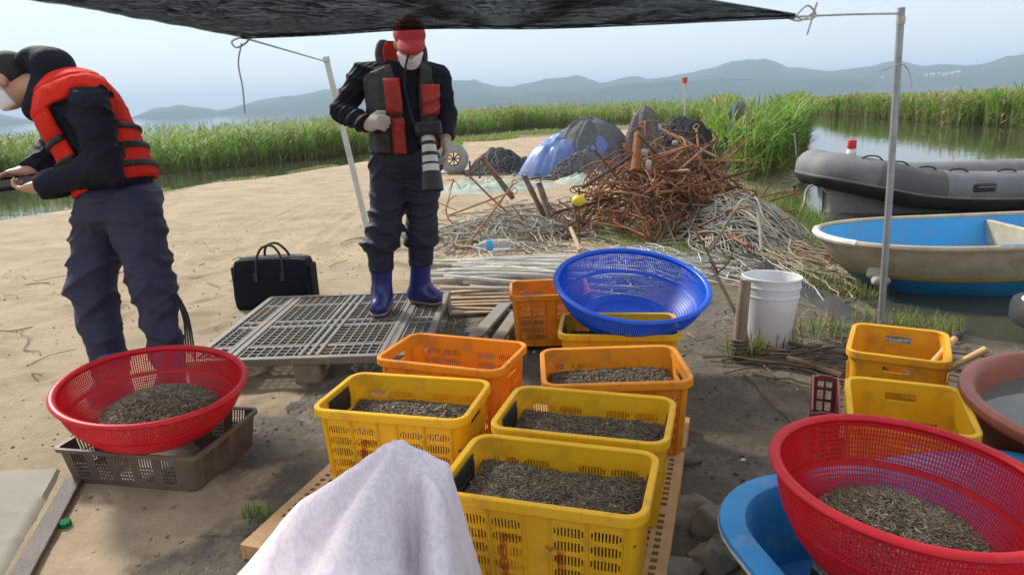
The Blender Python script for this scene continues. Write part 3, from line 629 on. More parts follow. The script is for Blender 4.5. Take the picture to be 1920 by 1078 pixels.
# maroon bottle crate
mar = M('maroon_plastic', (.19, .045, .045), (.15, .035, .04), rough=.5, bump=.1, dirt=(.15, .11, .09), damt=.35)
t = thing('lattice_crate', 'maroon open-lattice bottle crate beside the yellow crate at right', 'crate', (1.165, 2.41, 0), math.radians(66))
def lat_panel(c, R, w_, h_):
    mb = MB(); nx, nz = max(2, int(w_/.045)), 5
    for i in range(nx+1): mb.box(np.array(c)+R@np.array([-w_/2+w_*i/nx, 0, h_/2]), (.008 if 0 < i < nx else .018, .008, h_), R)
    for i in range(nz+1): mb.box(np.array(c)+R@np.array([0, 0, h_*i/nz+(.006 if i == 0 else -.006 if i == nz else 0)]), (w_-.018, .0065, .012 if 0 < i < nz else .024), R)
    mb.build('side_panel', mar, t, smooth=False)
lw, ld, lh = .36, .09, .25
lat_panel((0, -ld/2, 0), np.eye(3), lw, lh); lat_panel((0, ld/2, 0), np.eye(3), lw, lh); lat_panel((-lw/2, 0, 0), rotz(math.pi/2), ld-.02, lh); lat_panel((lw/2, 0, 0), rotz(math.pi/2), ld-.02, lh)
mb = MB()
for i in range(6): mb.box((-lw/2+.03+i*(lw-.06)/5, 0, .006), (.02, ld-.02, .008))
for i in range(2): mb.box((0, -ld/2+.03+i*(ld-.06), .0065), (lw-.02, .014, .006))
mb.build('base', mar, t, smooth=False)
# ------------------------------------------------------------------ shrimp
shm = M('shrimp_shell', (1, 1, 1), (.85, .85, .85), scale=120, rough=.42, spec=.35, attr=True, fine=0)
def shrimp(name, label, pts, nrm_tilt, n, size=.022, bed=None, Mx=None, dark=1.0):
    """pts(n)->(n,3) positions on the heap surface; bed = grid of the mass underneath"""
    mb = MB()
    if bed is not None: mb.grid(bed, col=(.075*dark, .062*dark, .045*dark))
    P = pts(n); L_ = size*rng.uniform(.6, 1.35, n); az = rng.uniform(0, 2*math.pi, n); el = rng.normal(.05, .35, n); bend = rng.normal(0, .6, n)
    k = 4; t = np.linspace(-.5, .5, k); d = np.stack([np.cos(az)*np.cos(el), np.sin(az)*np.cos(el), np.sin(el)], -1); s_ = np.stack([-np.sin(az), np.cos(az), np.zeros(n)], -1); u_ = np.cross(d, s_)
    Cn = P[:, None]+d[:, None]*(t[None, :, None]*L_[:, None, None])+(s_*bend[:, None])[:, None]*((t**2)[None, :, None]*L_[:, None, None])+np.array([0, 0, .002])
    rr = L_[:, None]*np.array([[.075, .105, .085, .02]]); ang = np.arange(3)*2*math.pi/3
    V = Cn[:, :, None]+rr[..., None, None]*(np.cos(ang)[None, None, :, None]*s_[:, None, None]+np.sin(ang)[None, None, :, None]*u_[:, None, None])
    V = V.reshape(n, k*3, 3); b = (np.arange(n)*k*3)[:, None]; Q = []
    for i in range(k-1):
        for j in range(3): j2 = (j+1) % 3; Q.append(np.stack([b[:, 0]+i*3+j, b[:, 0]+i*3+j2, b[:, 0]+(i+1)*3+j2, b[:, 0]+(i+1)*3+j], -1))
    pal = np.array([(.26, .20, .13), (.19, .15, .10), (.135, .11, .078), (.35, .27, .18), (.22, .185, .14), (.50, .42, .31)])
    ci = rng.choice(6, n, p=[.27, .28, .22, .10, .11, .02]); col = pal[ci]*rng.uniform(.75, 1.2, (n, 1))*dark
    mb.add(V.reshape(-1, 3), np.concatenate(Q), None, np.repeat(col, k*3, 0))
    o = mb.build(name, shm, smooth=True, ang=None)
    if Mx is not None: o.matrix_world = Mx
    return tag(o, label, 'shrimp', kind='stuff')
def crate_fill(cx, cy, rz, z0, n, label, lx=.245, ly=.14, bump=.02, seed=0, dark=1., slope=0.):
    def zf(x, y): return z0+bump*fbm2(x, y, 6., seed)+.006*fbm2(x, y, 30., seed+5)-.03*np.maximum(np.abs(x)/lx, np.abs(y)/ly)**6*.5+slope*y
    gx_, gy_ = np.meshgrid(np.linspace(-lx-.013, lx+.013, 50), np.linspace(-ly-.012, ly+.012, 30), indexing='ij'); bed = np.stack([gx_, gy_, zf(gx_, gy_)-.004], -1)
    def pts(n):
        x, y = rng.uniform(-lx-.005, lx+.005, n), rng.uniform(-ly-.005, ly+.005, n); return np.stack([x, y, zf(x, y)+rng.uniform(-.002, .006, n)], -1)
    return shrimp('shrimp_heap', label, pts, 0, n, .0165, bed, Matrix.Translation((cx, cy, PALZ))@Matrix.Rotation(rz, 4, 'Z'), dark*.84)
crate_fill(.087, 1.745, -.312, .236, 14000, 'grey-brown shrimp filling the frontmost yellow crate', seed=1)
crate_fill(-.405, 2.325, -.262, .212, 9500, 'grey-brown shrimp in the left yellow crate', seed=2)
crate_fill(.225, 2.116, -.307, .22, 9500, 'grey-brown shrimp in the second yellow crate from the front', seed=3)
crate_fill(.380, 2.535, -.03, .222, 8000, 'shallow layer of shrimp in the orange crate at right', lx=.235, ly=.155, seed=4)
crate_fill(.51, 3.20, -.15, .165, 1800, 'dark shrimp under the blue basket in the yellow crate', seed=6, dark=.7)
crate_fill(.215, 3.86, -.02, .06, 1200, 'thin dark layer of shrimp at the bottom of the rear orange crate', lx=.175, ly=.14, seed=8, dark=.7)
def basket_fill(B, R, cx, cy, a, b_, h, n, label, z0=.012, seed=0, dz=0.):
    t, Rm, base = B; M4 = Matrix.Translation(tuple(base))@Matrix(Rm.tolist()).to_4x4()
    def zf(x, y):
        q = np.sqrt(((x-cx)/a)**2+((y-cy)/b_)**2); return z0+h*np.clip(1-q**1.7, -.05, 1)+.014*fbm2(x, y, 10., seed)*np.clip(1.3-q, 0, 1)
    rr, tt = np.meshgrid(np.linspace(.01, 1.03, 24), np.linspace(0, 2*math.pi, 60), indexing='ij'); x, y = cx+a*rr*np.cos(tt), cy+b_*rr*np.sin(tt); bed = np.stack([x, y, zf(x, y)-.004], -1)
    def pts(n):
        r, th = np.sqrt(rng.random(n))*1.03, rng.uniform(0, 2*math.pi, n); x, y = cx+a*r*np.cos(th), cy+b_*r*np.sin(th); return np.stack([x, y, zf(x, y)+rng.uniform(-.002, .006, n)], -1)
    return shrimp('shrimp_heap', label, pts, 0, n, .018, bed, M4, 1.25)
basket_fill(BL, .33, .03, .02, .212, .20, .075, 8000, 'brown shrimp heaped in the left red basket', z0=.05, seed=11)
basket_fill(BR, .302, .03, -.01, .205, .19, .06, 8500, 'brown shrimp heaped in the right red basket', z0=.068, seed=12)
# ------------------------------------------------------------------ people: distance fields meshed with surface nets
def seg(P, a, b, ra, rb):
    a = np.asarray(a, float); b = np.asarray(b, float); ab = b-a; t = np.clip(((P-a)@ab)/(ab@ab+1e-9), 0, 1)
    return np.linalg.norm(P-a-t[:, None]*ab, axis=1)-(ra+(rb-ra)*t)
def ell(P, c, r, R=None):
    q = P-np.asarray(c, float); r = np.asarray(r, float)
    if R is not None: q = q@R          # R columns are the axes
    k0 = np.linalg.norm(q/r, axis=1); k1 = np.linalg.norm(q/r**2, axis=1)+1e-9; return k0*(k0-1)/k1
def sm(a, b, k=.04): h = np.maximum(k-np.abs(a-b), 0)/k; return np.minimum(a, b)-h*h*k*.25
def smx(a, b, k=.02): return -sm(-a, -b, k)
def chain(P, pts, rs, k=.03):
    d = None
    for i in range(len(pts)-1):
        e = seg(P, pts[i], pts[i+1], rs[i], rs[i+1]); d = e if d is None else sm(d, e, k)
    return d
def sn(P, k, s):
    """cheap smooth noise from a few sines"""
    return np.sin(P@np.array([k, .7*k, -.4*k])+s*1.7)*np.sin(P@np.array([-.5*k, .9*k, .8*k])+s*2.9+1)*.6+.4*np.sin(P@np.array([.3*k, -1.1*k, 1.3*k])+s*.7)
def wrinkle(P, f=(18, 18, 30), s=0, amp=.006):
    """cloth folds: ridged creases along two slanting directions, gated in patches"""
    fr = float(np.mean(f))*3.6; r = 0
    for i, d in enumerate(((.45, .25, .86), (-.62, .2, .75), (.15, -.5, .85))):
        ph = (P@np.array(d))*fr+1.3*sn(P, 9., s+i)+s; m = np.clip(.15+1.1*sn(P, 5.5, s*2+i*3), 0, 1); r = r+(1-np.abs(np.sin(ph)))**1.6*m
    return amp*(1.25*r-.45)
WROT = np.array(Matrix.Rotation(.6, 3, 'Y')@Matrix.Rotation(.35, 3, 'X'))
def nets(fn, lo, hi, h):
    lo = np.asarray(lo, float); hi = np.asarray(hi, float); n = np.maximum(np.ceil((hi-lo)/h).astype(int)+1, 4); B = 8
    nb = np.ceil(n/B).astype(int); D = np.full(nb*B, 1., np.float32)
    bi = np.stack(np.meshgrid(*[np.arange(k) for k in nb], indexing='ij'), -1).reshape(-1, 3); cen = lo+(bi*B+B/2-.5)*h
    dc = fn(cen); act = np.abs(dc) < h*B*1.9
    loc = np.stack(np.meshgrid(*[np.arange(B)]*3, indexing='ij'), -1).reshape(-1, 3)
    sgn = np.where(dc < 0, -1., 1.); D4 = D.reshape(nb[0], B, nb[1], B, nb[2], B)
    D4[:] = sgn.reshape(nb)[:, None, :, None, :, None]
    ab = bi[act]
    for s0 in range(0, len(ab), 400):
        q = ab[s0:s0+400]; idx = (q[:, None]*B+loc[None]).reshape(-1, 3); v = fn(lo+idx*h); D[idx[:, 0], idx[:, 1], idx[:, 2]] = v
    D[0] = D[-1] = 1; D[:, 0] = D[:, -1] = 1; D[:, :, 0] = D[:, :, -1] = 1
    S = D < 0; nx, ny, nz = np.array(D.shape)-1; cnt = np.zeros((nx, ny, nz), np.int8)
    cor = [(i, j, k) for i in (0, 1) for j in (0, 1) for k in (0, 1)]
    for i, j, k in cor: cnt += S[i:nx+i, j:ny+j, k:nz+k]
    cell = np.argwhere((cnt > 0) & (cnt < 8)); vid = np.full((nx, ny, nz), -1, np.int64); vid[tuple(cell.T)] = np.arange(len(cell))
    acc = np.zeros((len(cell), 3)); num = np.zeros(len(cell))
    for a in range(8):
        for b in range(a+1, 8):
            ca, cb = np.array(cor[a]), np.array(cor[b])
            if np.abs(ca-cb).sum() != 1: continue
            pa, pb = cell+ca, cell+cb; da = D[tuple(pa.T)]; db = D[tuple(pb.T)]; x = (da < 0) != (db < 0)
            t = np.where(x, da/(da-db+1e-12), 0); p = pa+t[:, None]*(cb-ca); acc[x] += p[x]; num[x] += 1
    V = lo+acc/num[:, None]*h; Q = []
    for ax in range(3):
        u, v = (ax+1) % 3, (ax+2) % 3; s0 = [slice(None)]*3; s1 = [slice(None)]*3; s0[ax] = slice(0, -1); s1[ax] = slice(1, None)
        ch = S[tuple(s0)] != S[tuple(s1)]; e = np.argwhere(ch); e = e[(e[:, u] > 0) & (e[:, v] > 0) & (e[:, u] < (nx, ny, nz)[u]) & (e[:, v] < (nx, ny, nz)[v])]
        du = np.zeros(3, int); du[u] = 1; dv = np.zeros(3, int); dv[v] = 1
        q = np.stack([vid[tuple((e-du-dv).T)], vid[tuple((e-dv).T)], vid[tuple(e.T)], vid[tuple((e-du).T)]], -1); ins = S[tuple(e.T)]
        Q.append(np.where(ins[:, None], q, q[:, ::-1]))
    Q = np.concatenate(Q); return V, Q[(Q >= 0).all(1)]
def sdf_part(name, fn, lo, hi, h, mat, parent=None, ang=None, loc=None):
    V, Q = nets(fn, lo, hi, h); mb = MB(); mb.add(V, Q); return mb.build(name, mat, parent, ang=ang, loc=loc)
def frame(up, fwd):
    up = np.asarray(up, float); up /= np.linalg.norm(up); fwd = np.asarray(fwd, float); fwd = fwd-up*(fwd@up); fwd /= np.linalg.norm(fwd); return np.stack([np.cross(fwd, up), fwd, up], 1)
def hand_sdf(P, wr, d, pn, side, curl=.5, sc_=1., k=.012, inf=0.):
    """wrist, finger direction, palm normal (palm faces it), side=+1 thumb along d x pn"""
    d = np.asarray(d, float)/np.linalg.norm(d); pn = np.asarray(pn, float); pn = pn-d*(pn@d); pn /= np.linalg.norm(pn); ac = np.cross(d, pn)*side; wr = np.asarray(wr, float)
    R = np.stack([ac, pn, d], 1); D = ell(P, wr+d*.05*sc_, np.array([.043, .018, .055])*sc_+inf, R); D = sm(D, seg(P, wr-d*.02, wr+d*.03*sc_, .026*sc_+inf, .026*sc_+inf), .03)
    for i, (o, ln) in enumerate(((.031, .072), (.011, .080), (-.010, .075), (-.029, .060))):
        p = wr+(d*.092+ac*o)*sc_; q = d.copy(); a = curl*(.7+.12*i)
        for j, f in enumerate((.45, .32, .25)):
            c, s_ = math.cos(a), math.sin(a); q2 = q*c+np.cross(np.cross(q, pn), q)*s_ if j == 0 else q*c+pq*s_
            q2 = q2/np.linalg.norm(q2); pq = np.cross(ac*side, q2)*1.0
            if pq@pn < 0 and j == 0: pq = -pq
            n_ = p+q2*ln*f*sc_; D = sm(D, seg(P, p, n_, (.0098-.001*j)*sc_+inf, (.0090-.001*j)*sc_+inf), .006); p = n_; q = q2; a = curl*1.1
    tb = wr+(d*.03+ac*.034)*sc_; t1 = tb+(d*.030+ac*.026+pn*.012)*sc_; t2 = t1+(d*.032+ac*.004+pn*.016)*sc_
    D = sm(D, seg(P, tb, t1, .014*sc_+inf, .011*sc_+inf), k); return sm(D, seg(P, t1, t2, .011*sc_+inf, .009*sc_+inf), .006)
def head_sdf(P, c, R):
    """R columns: right(x), forward(y), up(z)"""
    def at_(x, y, z): return np.asarray(c)+R@np.array([x, y, z])
    d = ell(P, at_(0, -.012, .03), (.076, .095, .088), R); d = sm(d, ell(P, at_(0, .018, -.035), (.060, .072, .085), R), .04)
    d = sm(d, ell(P, at_(0, .05, -.088), (.034, .036, .028), R), .03)                       # chin
    d = sm(d, seg(P, at_(0, .088, .015), at_(0, .108, -.022), .010, .014), .016)               # nose
    d = sm(d, seg(P, at_(-.03, .085, .028), at_(.03, .085, .028), .010, .010), .02)            # brow
    for s_ in (-1, 1):
        d = smx(d, -ell(P, at_(s_*.031, .098, .008), (.018, .018, .011), R), .012)               # eye sockets
        d = sm(d, ell(P, at_(s_*.031, .080, .007), (.014, .013, .011), R), .004)                # eyes
        d = sm(d, ell(P, at_(s_*.079, -.008, -.005), (.009, .022, .034), R), .008)              # ears
    d = sm(d, seg(P, at_(-.022, .083, -.052), at_(.022, .083, -.052), .007, .007), .012); d = sm(d, seg(P, at_(-.016, .084, -.064), at_(.016, .084, -.064), .007, .007), .010)
    return d
skin = M('skin', (.48, .27, .18), (.42, .22, .145), scale=14, rough=.5, bump=.04, bscale=200)
navy = M('navy_jacket', (.008, .009, .016), (.012, .013, .022), scale=5, rough=.8, bump=.5, bscale=32, spec=.2, bdist=.012)
wader = M('wader_fabric', (.024, .024, .052), (.03, .03, .062), scale=5, rough=.66, bump=.45, bscale=26, spec=.3, bdist=.012)
wader2 = M('wader_fabric_dark', (.017, .019, .036), (.023, .025, .045), scale=5, rough=.66, bump=.45, bscale=26, spec=.3, bdist=.012)
orv = M('red_orange_vest', (.66, .028, .014), (.55, .02, .010), scale=6, rough=.85, spec=.15, bump=.5, bscale=45)
strapm = M('black_webbing', (.014, .013, .013), rough=.7, bump=.2, bscale=250)
maskm = M('white_mask', (.78, .78, .80), (.72, .72, .75), rough=.85, bump=.05)
hairm = M('black_hair', (.010, .009, .009), (.02, .018, .016), scale=60, rough=.75, bump=.6, bscale=240)
glovem = M('knit_glove', (.52, .48, .42), (.44, .40, .35), scale=30, rough=.9, bump=.4, bscale=300)
capm = M('red_cap', (.36, .012, .016), (.30, .010, .014), rough=.75, bump=.15, bscale=220)
bootm = M('blue_rubber', (.022, .026, .17), (.018, .02, .13), scale=6, rough=.28, bump=.03, dirt=(.18, .16, .14), damt=.15)
solem = M('tan_rubber', (.42, .27, .13), rough=.6, dirt=MUDDY, damt=.4)
camo = M('camo_grey', (.045, .040, .036), (.016, .015, .015), scale=22, rough=.7, bump=.15, bscale=150)
redpk = M('vest_red', (.42, .03, .02), (.28, .02, .015), scale=8, rough=.65, bump=.15, bscale=150)
def boot(P, ank, toe, top, gz_, rs=(.068, .058), heel=.045):
    d = seg(P, top, ank, *rs); dirv = np.array(toe)-np.array(ank); dirv[2] = 0; L_ = np.linalg.norm(dirv); dirv /= L_
    h0 = np.array([ank[0], ank[1], gz_+.05])-dirv*.035; d = sm(d, seg(P, h0, [toe[0]-dirv[0]*.05, toe[1]-dirv[1]*.05, gz_+.042], .052, .050), .05); d = sm(d, seg(P, [ank[0]+dirv[0]*.02, ank[1]+dirv[1]*.02, gz_+.12], [toe[0]-dirv[0]*.06, toe[1]-dirv[1]*.06, gz_+.05], .05, .036), .05)
    return d
# ================= photographer on the pallet
RT = np.array([-.70, 4.19, .147]); p2 = lambda x, y, Y: at(x, y, Y)-RT
J = dict(aR=p2(717, 553, 4.13), tR=p2(706, 588, 3.98), kR=p2(722, 430, 4.09), hR=p2(728, 312, 4.15), aL=p2(786, 545, 4.28), tL=p2(828, 575, 4.2), kL=p2(792, 425, 4.2), hL=p2(790, 312, 4.18),
         pel=p2(759, 298, 4.17), wst=p2(757, 245, 4.18), che=p2(757, 180, 4.19), nek=p2(760, 122, 4.18), sR=p2(682, 140, 4.21), sL=p2(822, 146, 4.2), eR=p2(642, 208, 4.2), wR=p2(690, 234, 4.01), eL=p2(836, 220, 4.24), wL=p2(836, 258, 4.12))
hd = p2(768, 84, 4.10); FW = np.array([.34, -.94, 0]); TF = frame((0, 0, 1), FW); HF = frame((.12, -.55, .80), (.12, -.80, -.55))
top = hd
def torso2(P, inf=0.):
    d = ell(P, J['pel'], np.array([.165, .115, .13])+inf, TF); d = sm(d, ell(P, J['wst'], np.array([.160, .115, .17])+inf, TF), .08); d = sm(d, ell(P, J['che']-np.array([0, 0, .02]), np.array([.178, .125, .17])+inf, TF), .08)
    return sm(d, seg(P, J['sR']*.82+J['sL']*.18, J['sL']*.82+J['sR']*.18, .072+inf, .072+inf), .08)
def arms2(P, inf=0., which='RL'):
    d = None
    for s_ in which:
        e = chain(P, [J['s'+s_], J['e'+s_], J['w'+s_]], [.062+inf, .05+inf, .034+inf], .03); d = e if d is None else np.minimum(d, e)
    return d
HR_D = np.array([.55, -.50, .10])
def body2(P):
    d = torso2(P); d = sm(d, arms2(P), .04)
    for s_ in 'RL': d = sm(d, chain(P, [J['h'+s_], J['k'+s_], J['a'+s_]], [.09, .062, .042], .03), .05); d = sm(d, seg(P, J['a'+s_]-np.array([0, 0, .03]), J['t'+s_]*.8+J['a'+s_]*.2+np.array([0, 0, .015]), .036, .03), .03)
    d = sm(d, seg(P, J['nek']-np.array([0, 0, .03]), hd-HF[:, 2]*.06, .058, .054), .03); d = sm(d, head_sdf(P, hd, HF), .02)
    d = sm(d, hand_sdf(P, J['wR'], HR_D, (.5, .55, -.3), 1, .9), .01); return sm(d, hand_sdf(P, J['wL'], (.02, -.15, -1), (-1, 0, 0), 1, .5), .01)
per = sdf_part('person', body2, (-.5, -.45, -.02), (.5, .3, 1.78), .0105, skin, loc=tuple(RT))
tag(per, 'person in red cap, white mask and dark red pocketed vest standing on the grey pallet', 'person')
CUFF = {'R': p2(714, 470, 4.11), 'L': p2(791, 465, 4.22)}
def trs2(P):
    d = ell(P, J['pel'], (.205, .15, .14), TF)
    for s_ in 'RL':
        dn = J['a'+s_]-J['k'+s_]; d = sm(d, chain(P, [J['h'+s_], J['k'+s_], CUFF[s_]], [.118, .094, .106 if s_ == 'R' else .098], .05), .05)
        d = sm(d, ell(P, CUFF[s_]+np.array([0, 0, .05]), (.118, .105, .07)), .03)
    d = d-wrinkle(P, (8, 8, 13), 3, .018)-wrinkle(P, (20, 20, 36), 8, .006)
    return smx(d, np.maximum(P[:, 2]-(J['wst'][2]-.02), (CUFF['R'][2]-.005)-P[:, 2]), .02)
sdf_part('trousers', trs2, (-.4, -.35, .2), (.4, .3, 1.15), .0072, wader2, per)
def inner2(P):
    d = None
    for s_ in 'RL':
        a = CUFF[s_]; b = J['a'+s_]; e = seg(P, a+np.array([0, 0, .06]), a*.55+b*.45, .084, .076); d = e if d is None else np.minimum(d, e)
    d = d-wrinkle(P, (6, 6, 40), 5, .006); return smx(d, (CUFF['R'][2]-.13)-P[:, 2], .01)
sdf_part('trouser_cuff', lambda P: smx(inner2(P), P[:, 0]-(CUFF['R'][0]+.12), .002), (-.4, -.3, .15), (.0, .25, .6), .008, wader2, per)
sdf_part('trouser_cuff', lambda P: smx(inner2(P), (CUFF['R'][0]+.12)-P[:, 0], .002), (-.2, -.3, .15), (.4, .3, .6), .008, wader2, per)
for s_ in 'RL':
    tp = CUFF[s_]*.75+J['a'+s_]*.25; fn = lambda P: boot(P, J['a'+s_], J['t'+s_], tp, .0)
    b_ = sdf_part('boot', lambda P: smx(fn(P), np.maximum(.016-P[:, 2], P[:, 2]-tp[2]), .006), np.minimum(J['a'+s_], J['t'+s_])-.14, np.maximum(tp, J['t'+s_])+.14, .007, bootm, per)
    sdf_part('sole', lambda P: smx(fn(P)-.006, np.maximum(.0-P[:, 2], P[:, 2]-.018), .003), np.minimum(J['a'+s_], J['t'+s_])-.14-np.array([0, 0, .0]), np.maximum(J['a'+s_], J['t'+s_])*np.array([1, 1, 0])+np.array([.14, .14, .04]), .006, solem, b_)
def jac2(P):
    d = sm(torso2(P, .024), arms2(P, .020), .04)-wrinkle(P, (9, 9, 14), 11, .015)-wrinkle(P, (24, 24, 34), 15, .006)
    for s_ in 'RL':
        w0, e0 = J['w'+s_], J['e'+s_]; ax = (w0-e0)/np.linalg.norm(w0-e0); cut = (P-w0)@ax-.005; d = np.where(np.linalg.norm(P-w0, axis=1) < .16, smx(d, cut, .01), d)
    return smx(d, np.maximum((J['pel'][2]+.02)-P[:, 2], P[:, 2]-(J['nek'][2]+.03)), .02)
sdf_part('jacket', jac2, (-.5, -.4, .8), (.5, .35, 1.62), .0072, navy, per)
for_gap = lambda P: np.abs((P-J['che'])@TF[:, 0]-.012*0)            # lateral distance from the front centre line
def vest2(P, inf=.044):
    q = (P-J['che'])@TF; d = torso2(P, inf)-wrinkle(P, (14, 14, 18), 21, .005)
    d = smx(d, -(torso2(P, .028)), .005)
    for s_ in 'RL': d = smx(d, -(seg(P, J['s'+s_]+(J['s'+s_]-J['che'])*np.array([.1, .1, 0]), J['s'+s_]*.4+J['e'+s_]*.6, .105, .10)), .02)
    gap = np.where(q[:, 1] > 0, .048+.03*np.clip(q[:, 2], 0, .2)/.2-np.abs(q[:, 0]), -1); d = smx(d, gap, .015)
    return smx(d, np.maximum((J['pel'][2]+.035)-P[:, 2], P[:, 2]-(J['nek'][2]+.03-.42*np.maximum(np.abs(q[:, 0])-.05, 0))), .025)
v_ = sdf_part('vest', vest2, (-.35, -.35, .85), (.4, .35, 1.55), .0075, camo, per)
def pocket(nm, x0, x1, z0, z1, mat, out=.075):
    def fn(P):
        q = (P-J['che'])@TF; bx_ = np.maximum(np.maximum(x0-q[:, 0], q[:, 0]-x1), np.maximum(z0-q[:, 2], q[:, 2]-z1)); d = np.maximum(torso2(P, out)-.012*wrinkle(P, (12, 12, 12), 31, 1.), -(torso2(P, .03)))
        return np.maximum(smx(d, bx_, .03), -q[:, 1]-.04)
    return sdf_part(nm, fn, (-.35, -.4, .85), (.4, .2, 1.55), .007, mat, v_)
# the wearer's right is toward the picture's left: TF x axis runs to the wearer's right
sx = 1.0 if (TF[:, 0]@np.array([1, 0, 0])) < 0 else -1.0
def pk(nm, a, b, z0, z1, mat, out=.07): lo, hi = sorted((a*sx, b*sx)); return pocket(nm, lo, hi, z0, z1, mat, out)
pk('chest_pocket', .045, .14, -.10, .10, redpk, .066); pk('lower_pocket', .042, .12, -.322, -.115, redpk, .07); pk('side_pocket', .125, .215, -.315, -.19, camo, .072); pk('chest_pocket', -.19, -.06, -.12, .06, redpk, .062); pk('lower_pocket', -.19, -.06, -.31, -.15, redpk, .068)
def collar2(P):
    c = J['nek']+np.array([-.02, .02, .055]); q = (P-c)@TF; d = np.abs(ell(P, c, (.135, .120, .13), TF))-.017; d = smx(d, np.maximum(-.10-q[:, 2], q[:, 2]-.085), .01)
    return smx(d, q[:, 1]-.03-.25*np.maximum(-q[:, 2], 0), .02)
sdf_part('collar', collar2, (-.4, -.3, 1.3), (.3, .4, 1.75), .007, camo, v_)
def coll_in(P):
    c = J['nek']+np.array([-.02, .02, .055]); q = (P-c)@TF; d = np.abs(ell(P, c, (.112, .097, .13), TF))-.007; d = smx(d, np.maximum(-.09-q[:, 2], q[:, 2]-.075), .01); return smx(d, q[:, 1]-.04, .02)
sdf_part('collar_lining', coll_in, (-.4, -.3, 1.3), (.3, .4, 1.75), .006, redpk, v_)
def loc_h(x, y, z): return hd+HF@np.array([x, y, z])
sdf_part('cap', lambda P: sm(smx(ell(P, loc_h(0, -.012, .035), (.092, .112, .110), HF), -((P-loc_h(0, 0, .042))@HF[:, 2]), .01), smx(ell(P, loc_h(0, .115, .060), (.074, .088, .018), HF), -((P-loc_h(0, .07, 0))@HF[:, 1]), .01), .015), hd-.25, hd+.25, .006, capm, per)
sdf_part('face_mask', lambda P: smx(smx(head_sdf(P, hd, HF)-.010, np.maximum(((P-hd)@HF[:, 2])+.020, -.105-((P-hd)@HF[:, 2])), .01), .030-((P-hd)@HF[:, 1]), .01), hd-.2, hd+.2, .005, maskm, per)
sdf_part('glove', lambda P: smx(hand_sdf(P, J['wR'], HR_D, (.5, .55, -.3), 1, .9, 1.04, inf=.0025), -((P-J['wR'])@HR_D)-.02, .01), J['wR']-.16, J['wR']+.2, .0042, glovem, per)
sdf_part('glove', lambda P: hand_sdf(P, J['wL'], (.02, -.15, -1), (-1, 0, 0), 1, .5, 1.02, inf=.002), J['wL']-.22, J['wL']+.12, .005, glovem, per)
# camera with a long white lens
whl = M('lens_white', (.66, .65, .61), (.58, .57, .54), rough=.35); glassm = M('lens_glass', (.01, .01, .015), rough=.9, spec=.02)
cl = at(803, 262, 3.93); ce = at(811, 350, 3.86); ax = Vector(tuple(ce-cl)).normalized(); t = thing('camera', 'black camera with long white-banded lens hanging at the photographer hip', 'camera', tuple(cl)); t.rotation_euler = ax.to_track_quat('Z', 'Y').to_euler()
mb = MB(); mb.box((0, 0, -.055), (.135, .10, .072), b=.016); mb.box((0, -.055, -.055), (.06, .05, .06), b=.014); mb.box((.06, .01, -.05), (.035, .095, .085), b=.012); mb.build('body', blk, t)
mb = MB(); mb.lathe([(.03, -.02), (.036, -.015), (.037, .0), (.040, .01), (.041, .06), (.044, .07), (.044, .12), (.047, .13), (.047, .185)], 32); mb.build('lens_barrel', whl, t)
for z0, z1, r in ((.012, .034, .0425), (.072, .094, .0462), (.128, .142, .0495)): mb = MB(); mb.lathe([(r-.004, z0), (r, z0+.002), (r, z1-.002), (r-.004, z1)], 32); mb.build('lens_ring', blk, t)
mb = MB(); mb.lathe([(.046, .178), (.054, .184), (.060, .26), (.061, .285), (.058, .285), (.054, .20), (.001, .20)], 32); mb.build('lens_hood', blk, t)
mb = MB(); mb.tube(ease([(-.06, -.03, -.07), (-.085, -.06, -.2), (-.10, -.02, -.34), (-.06, .04, -.48), (.02, .06, -.50)], 24), .006, 6); mb.build('strap', strapm, t)
# ================= bending man with the tablet
RT1 = np.array([-1.95, 3.35, 0.]); p1 = lambda x, y, Y: at(x, y, Y)-RT1
K = dict(hN=p1(252, 398, 3.27), kN=p1(286, 535, 3.21), aN=p1(322, 705, 3.13), tN=p1(268, 750, 3.11), hF=p1(192, 398, 3.40), kF=p1(172, 535, 3.32), aF=p1(212, 712, 3.22), tF=p1(166, 756, 3.19),
         pel=p1(225, 368, 3.35), wst=p1(203, 305, 3.37), che=p1(160, 228, 3.39), nek=p1(108, 150, 3.40), sN=p1(168, 198, 3.215), eN=p1(196, 312, 3.15), wN=p1(78, 350, 3.17), sF=p1(138, 198, 3.57), eF=p1(100, 292, 3.60), wF=p1(58, 322, 3.45))
hd1 = p1(18, 152, 3.41); U1 = K['che']-K['pel']; T1 = frame(U1, (-1, 0, -.4)); H1 = frame((-.35, .0, .93), (-.88, -.12, -.46))
def torso1(P, inf=0.):
    d = ell(P, K['pel'], np.array([.165, .12, .14])+inf, T1); d = sm(d, ell(P, K['wst'], np.array([.160, .12, .17])+inf, T1), .08); d = sm(d, ell(P, K['che'], np.array([.185, .122, .18])+inf, T1), .08)
    return sm(d, seg(P, K['sN']*.8+K['sF']*.2+T1[:, 2]*.02, K['sF']*.8+K['sN']*.2+T1[:, 2]*.02, .075+inf, .075+inf), .08)
def arms1(P, inf=0.): return np.minimum(*[chain(P, [K['s'+s_], K['e'+s_], K['w'+s_]], [.064+inf, .052+inf, .034+inf], .03) for s_ in 'NF'])
HN_D = np.array([-1, .15, -.12]); HF_D = np.array([-.9, -.2, .05])
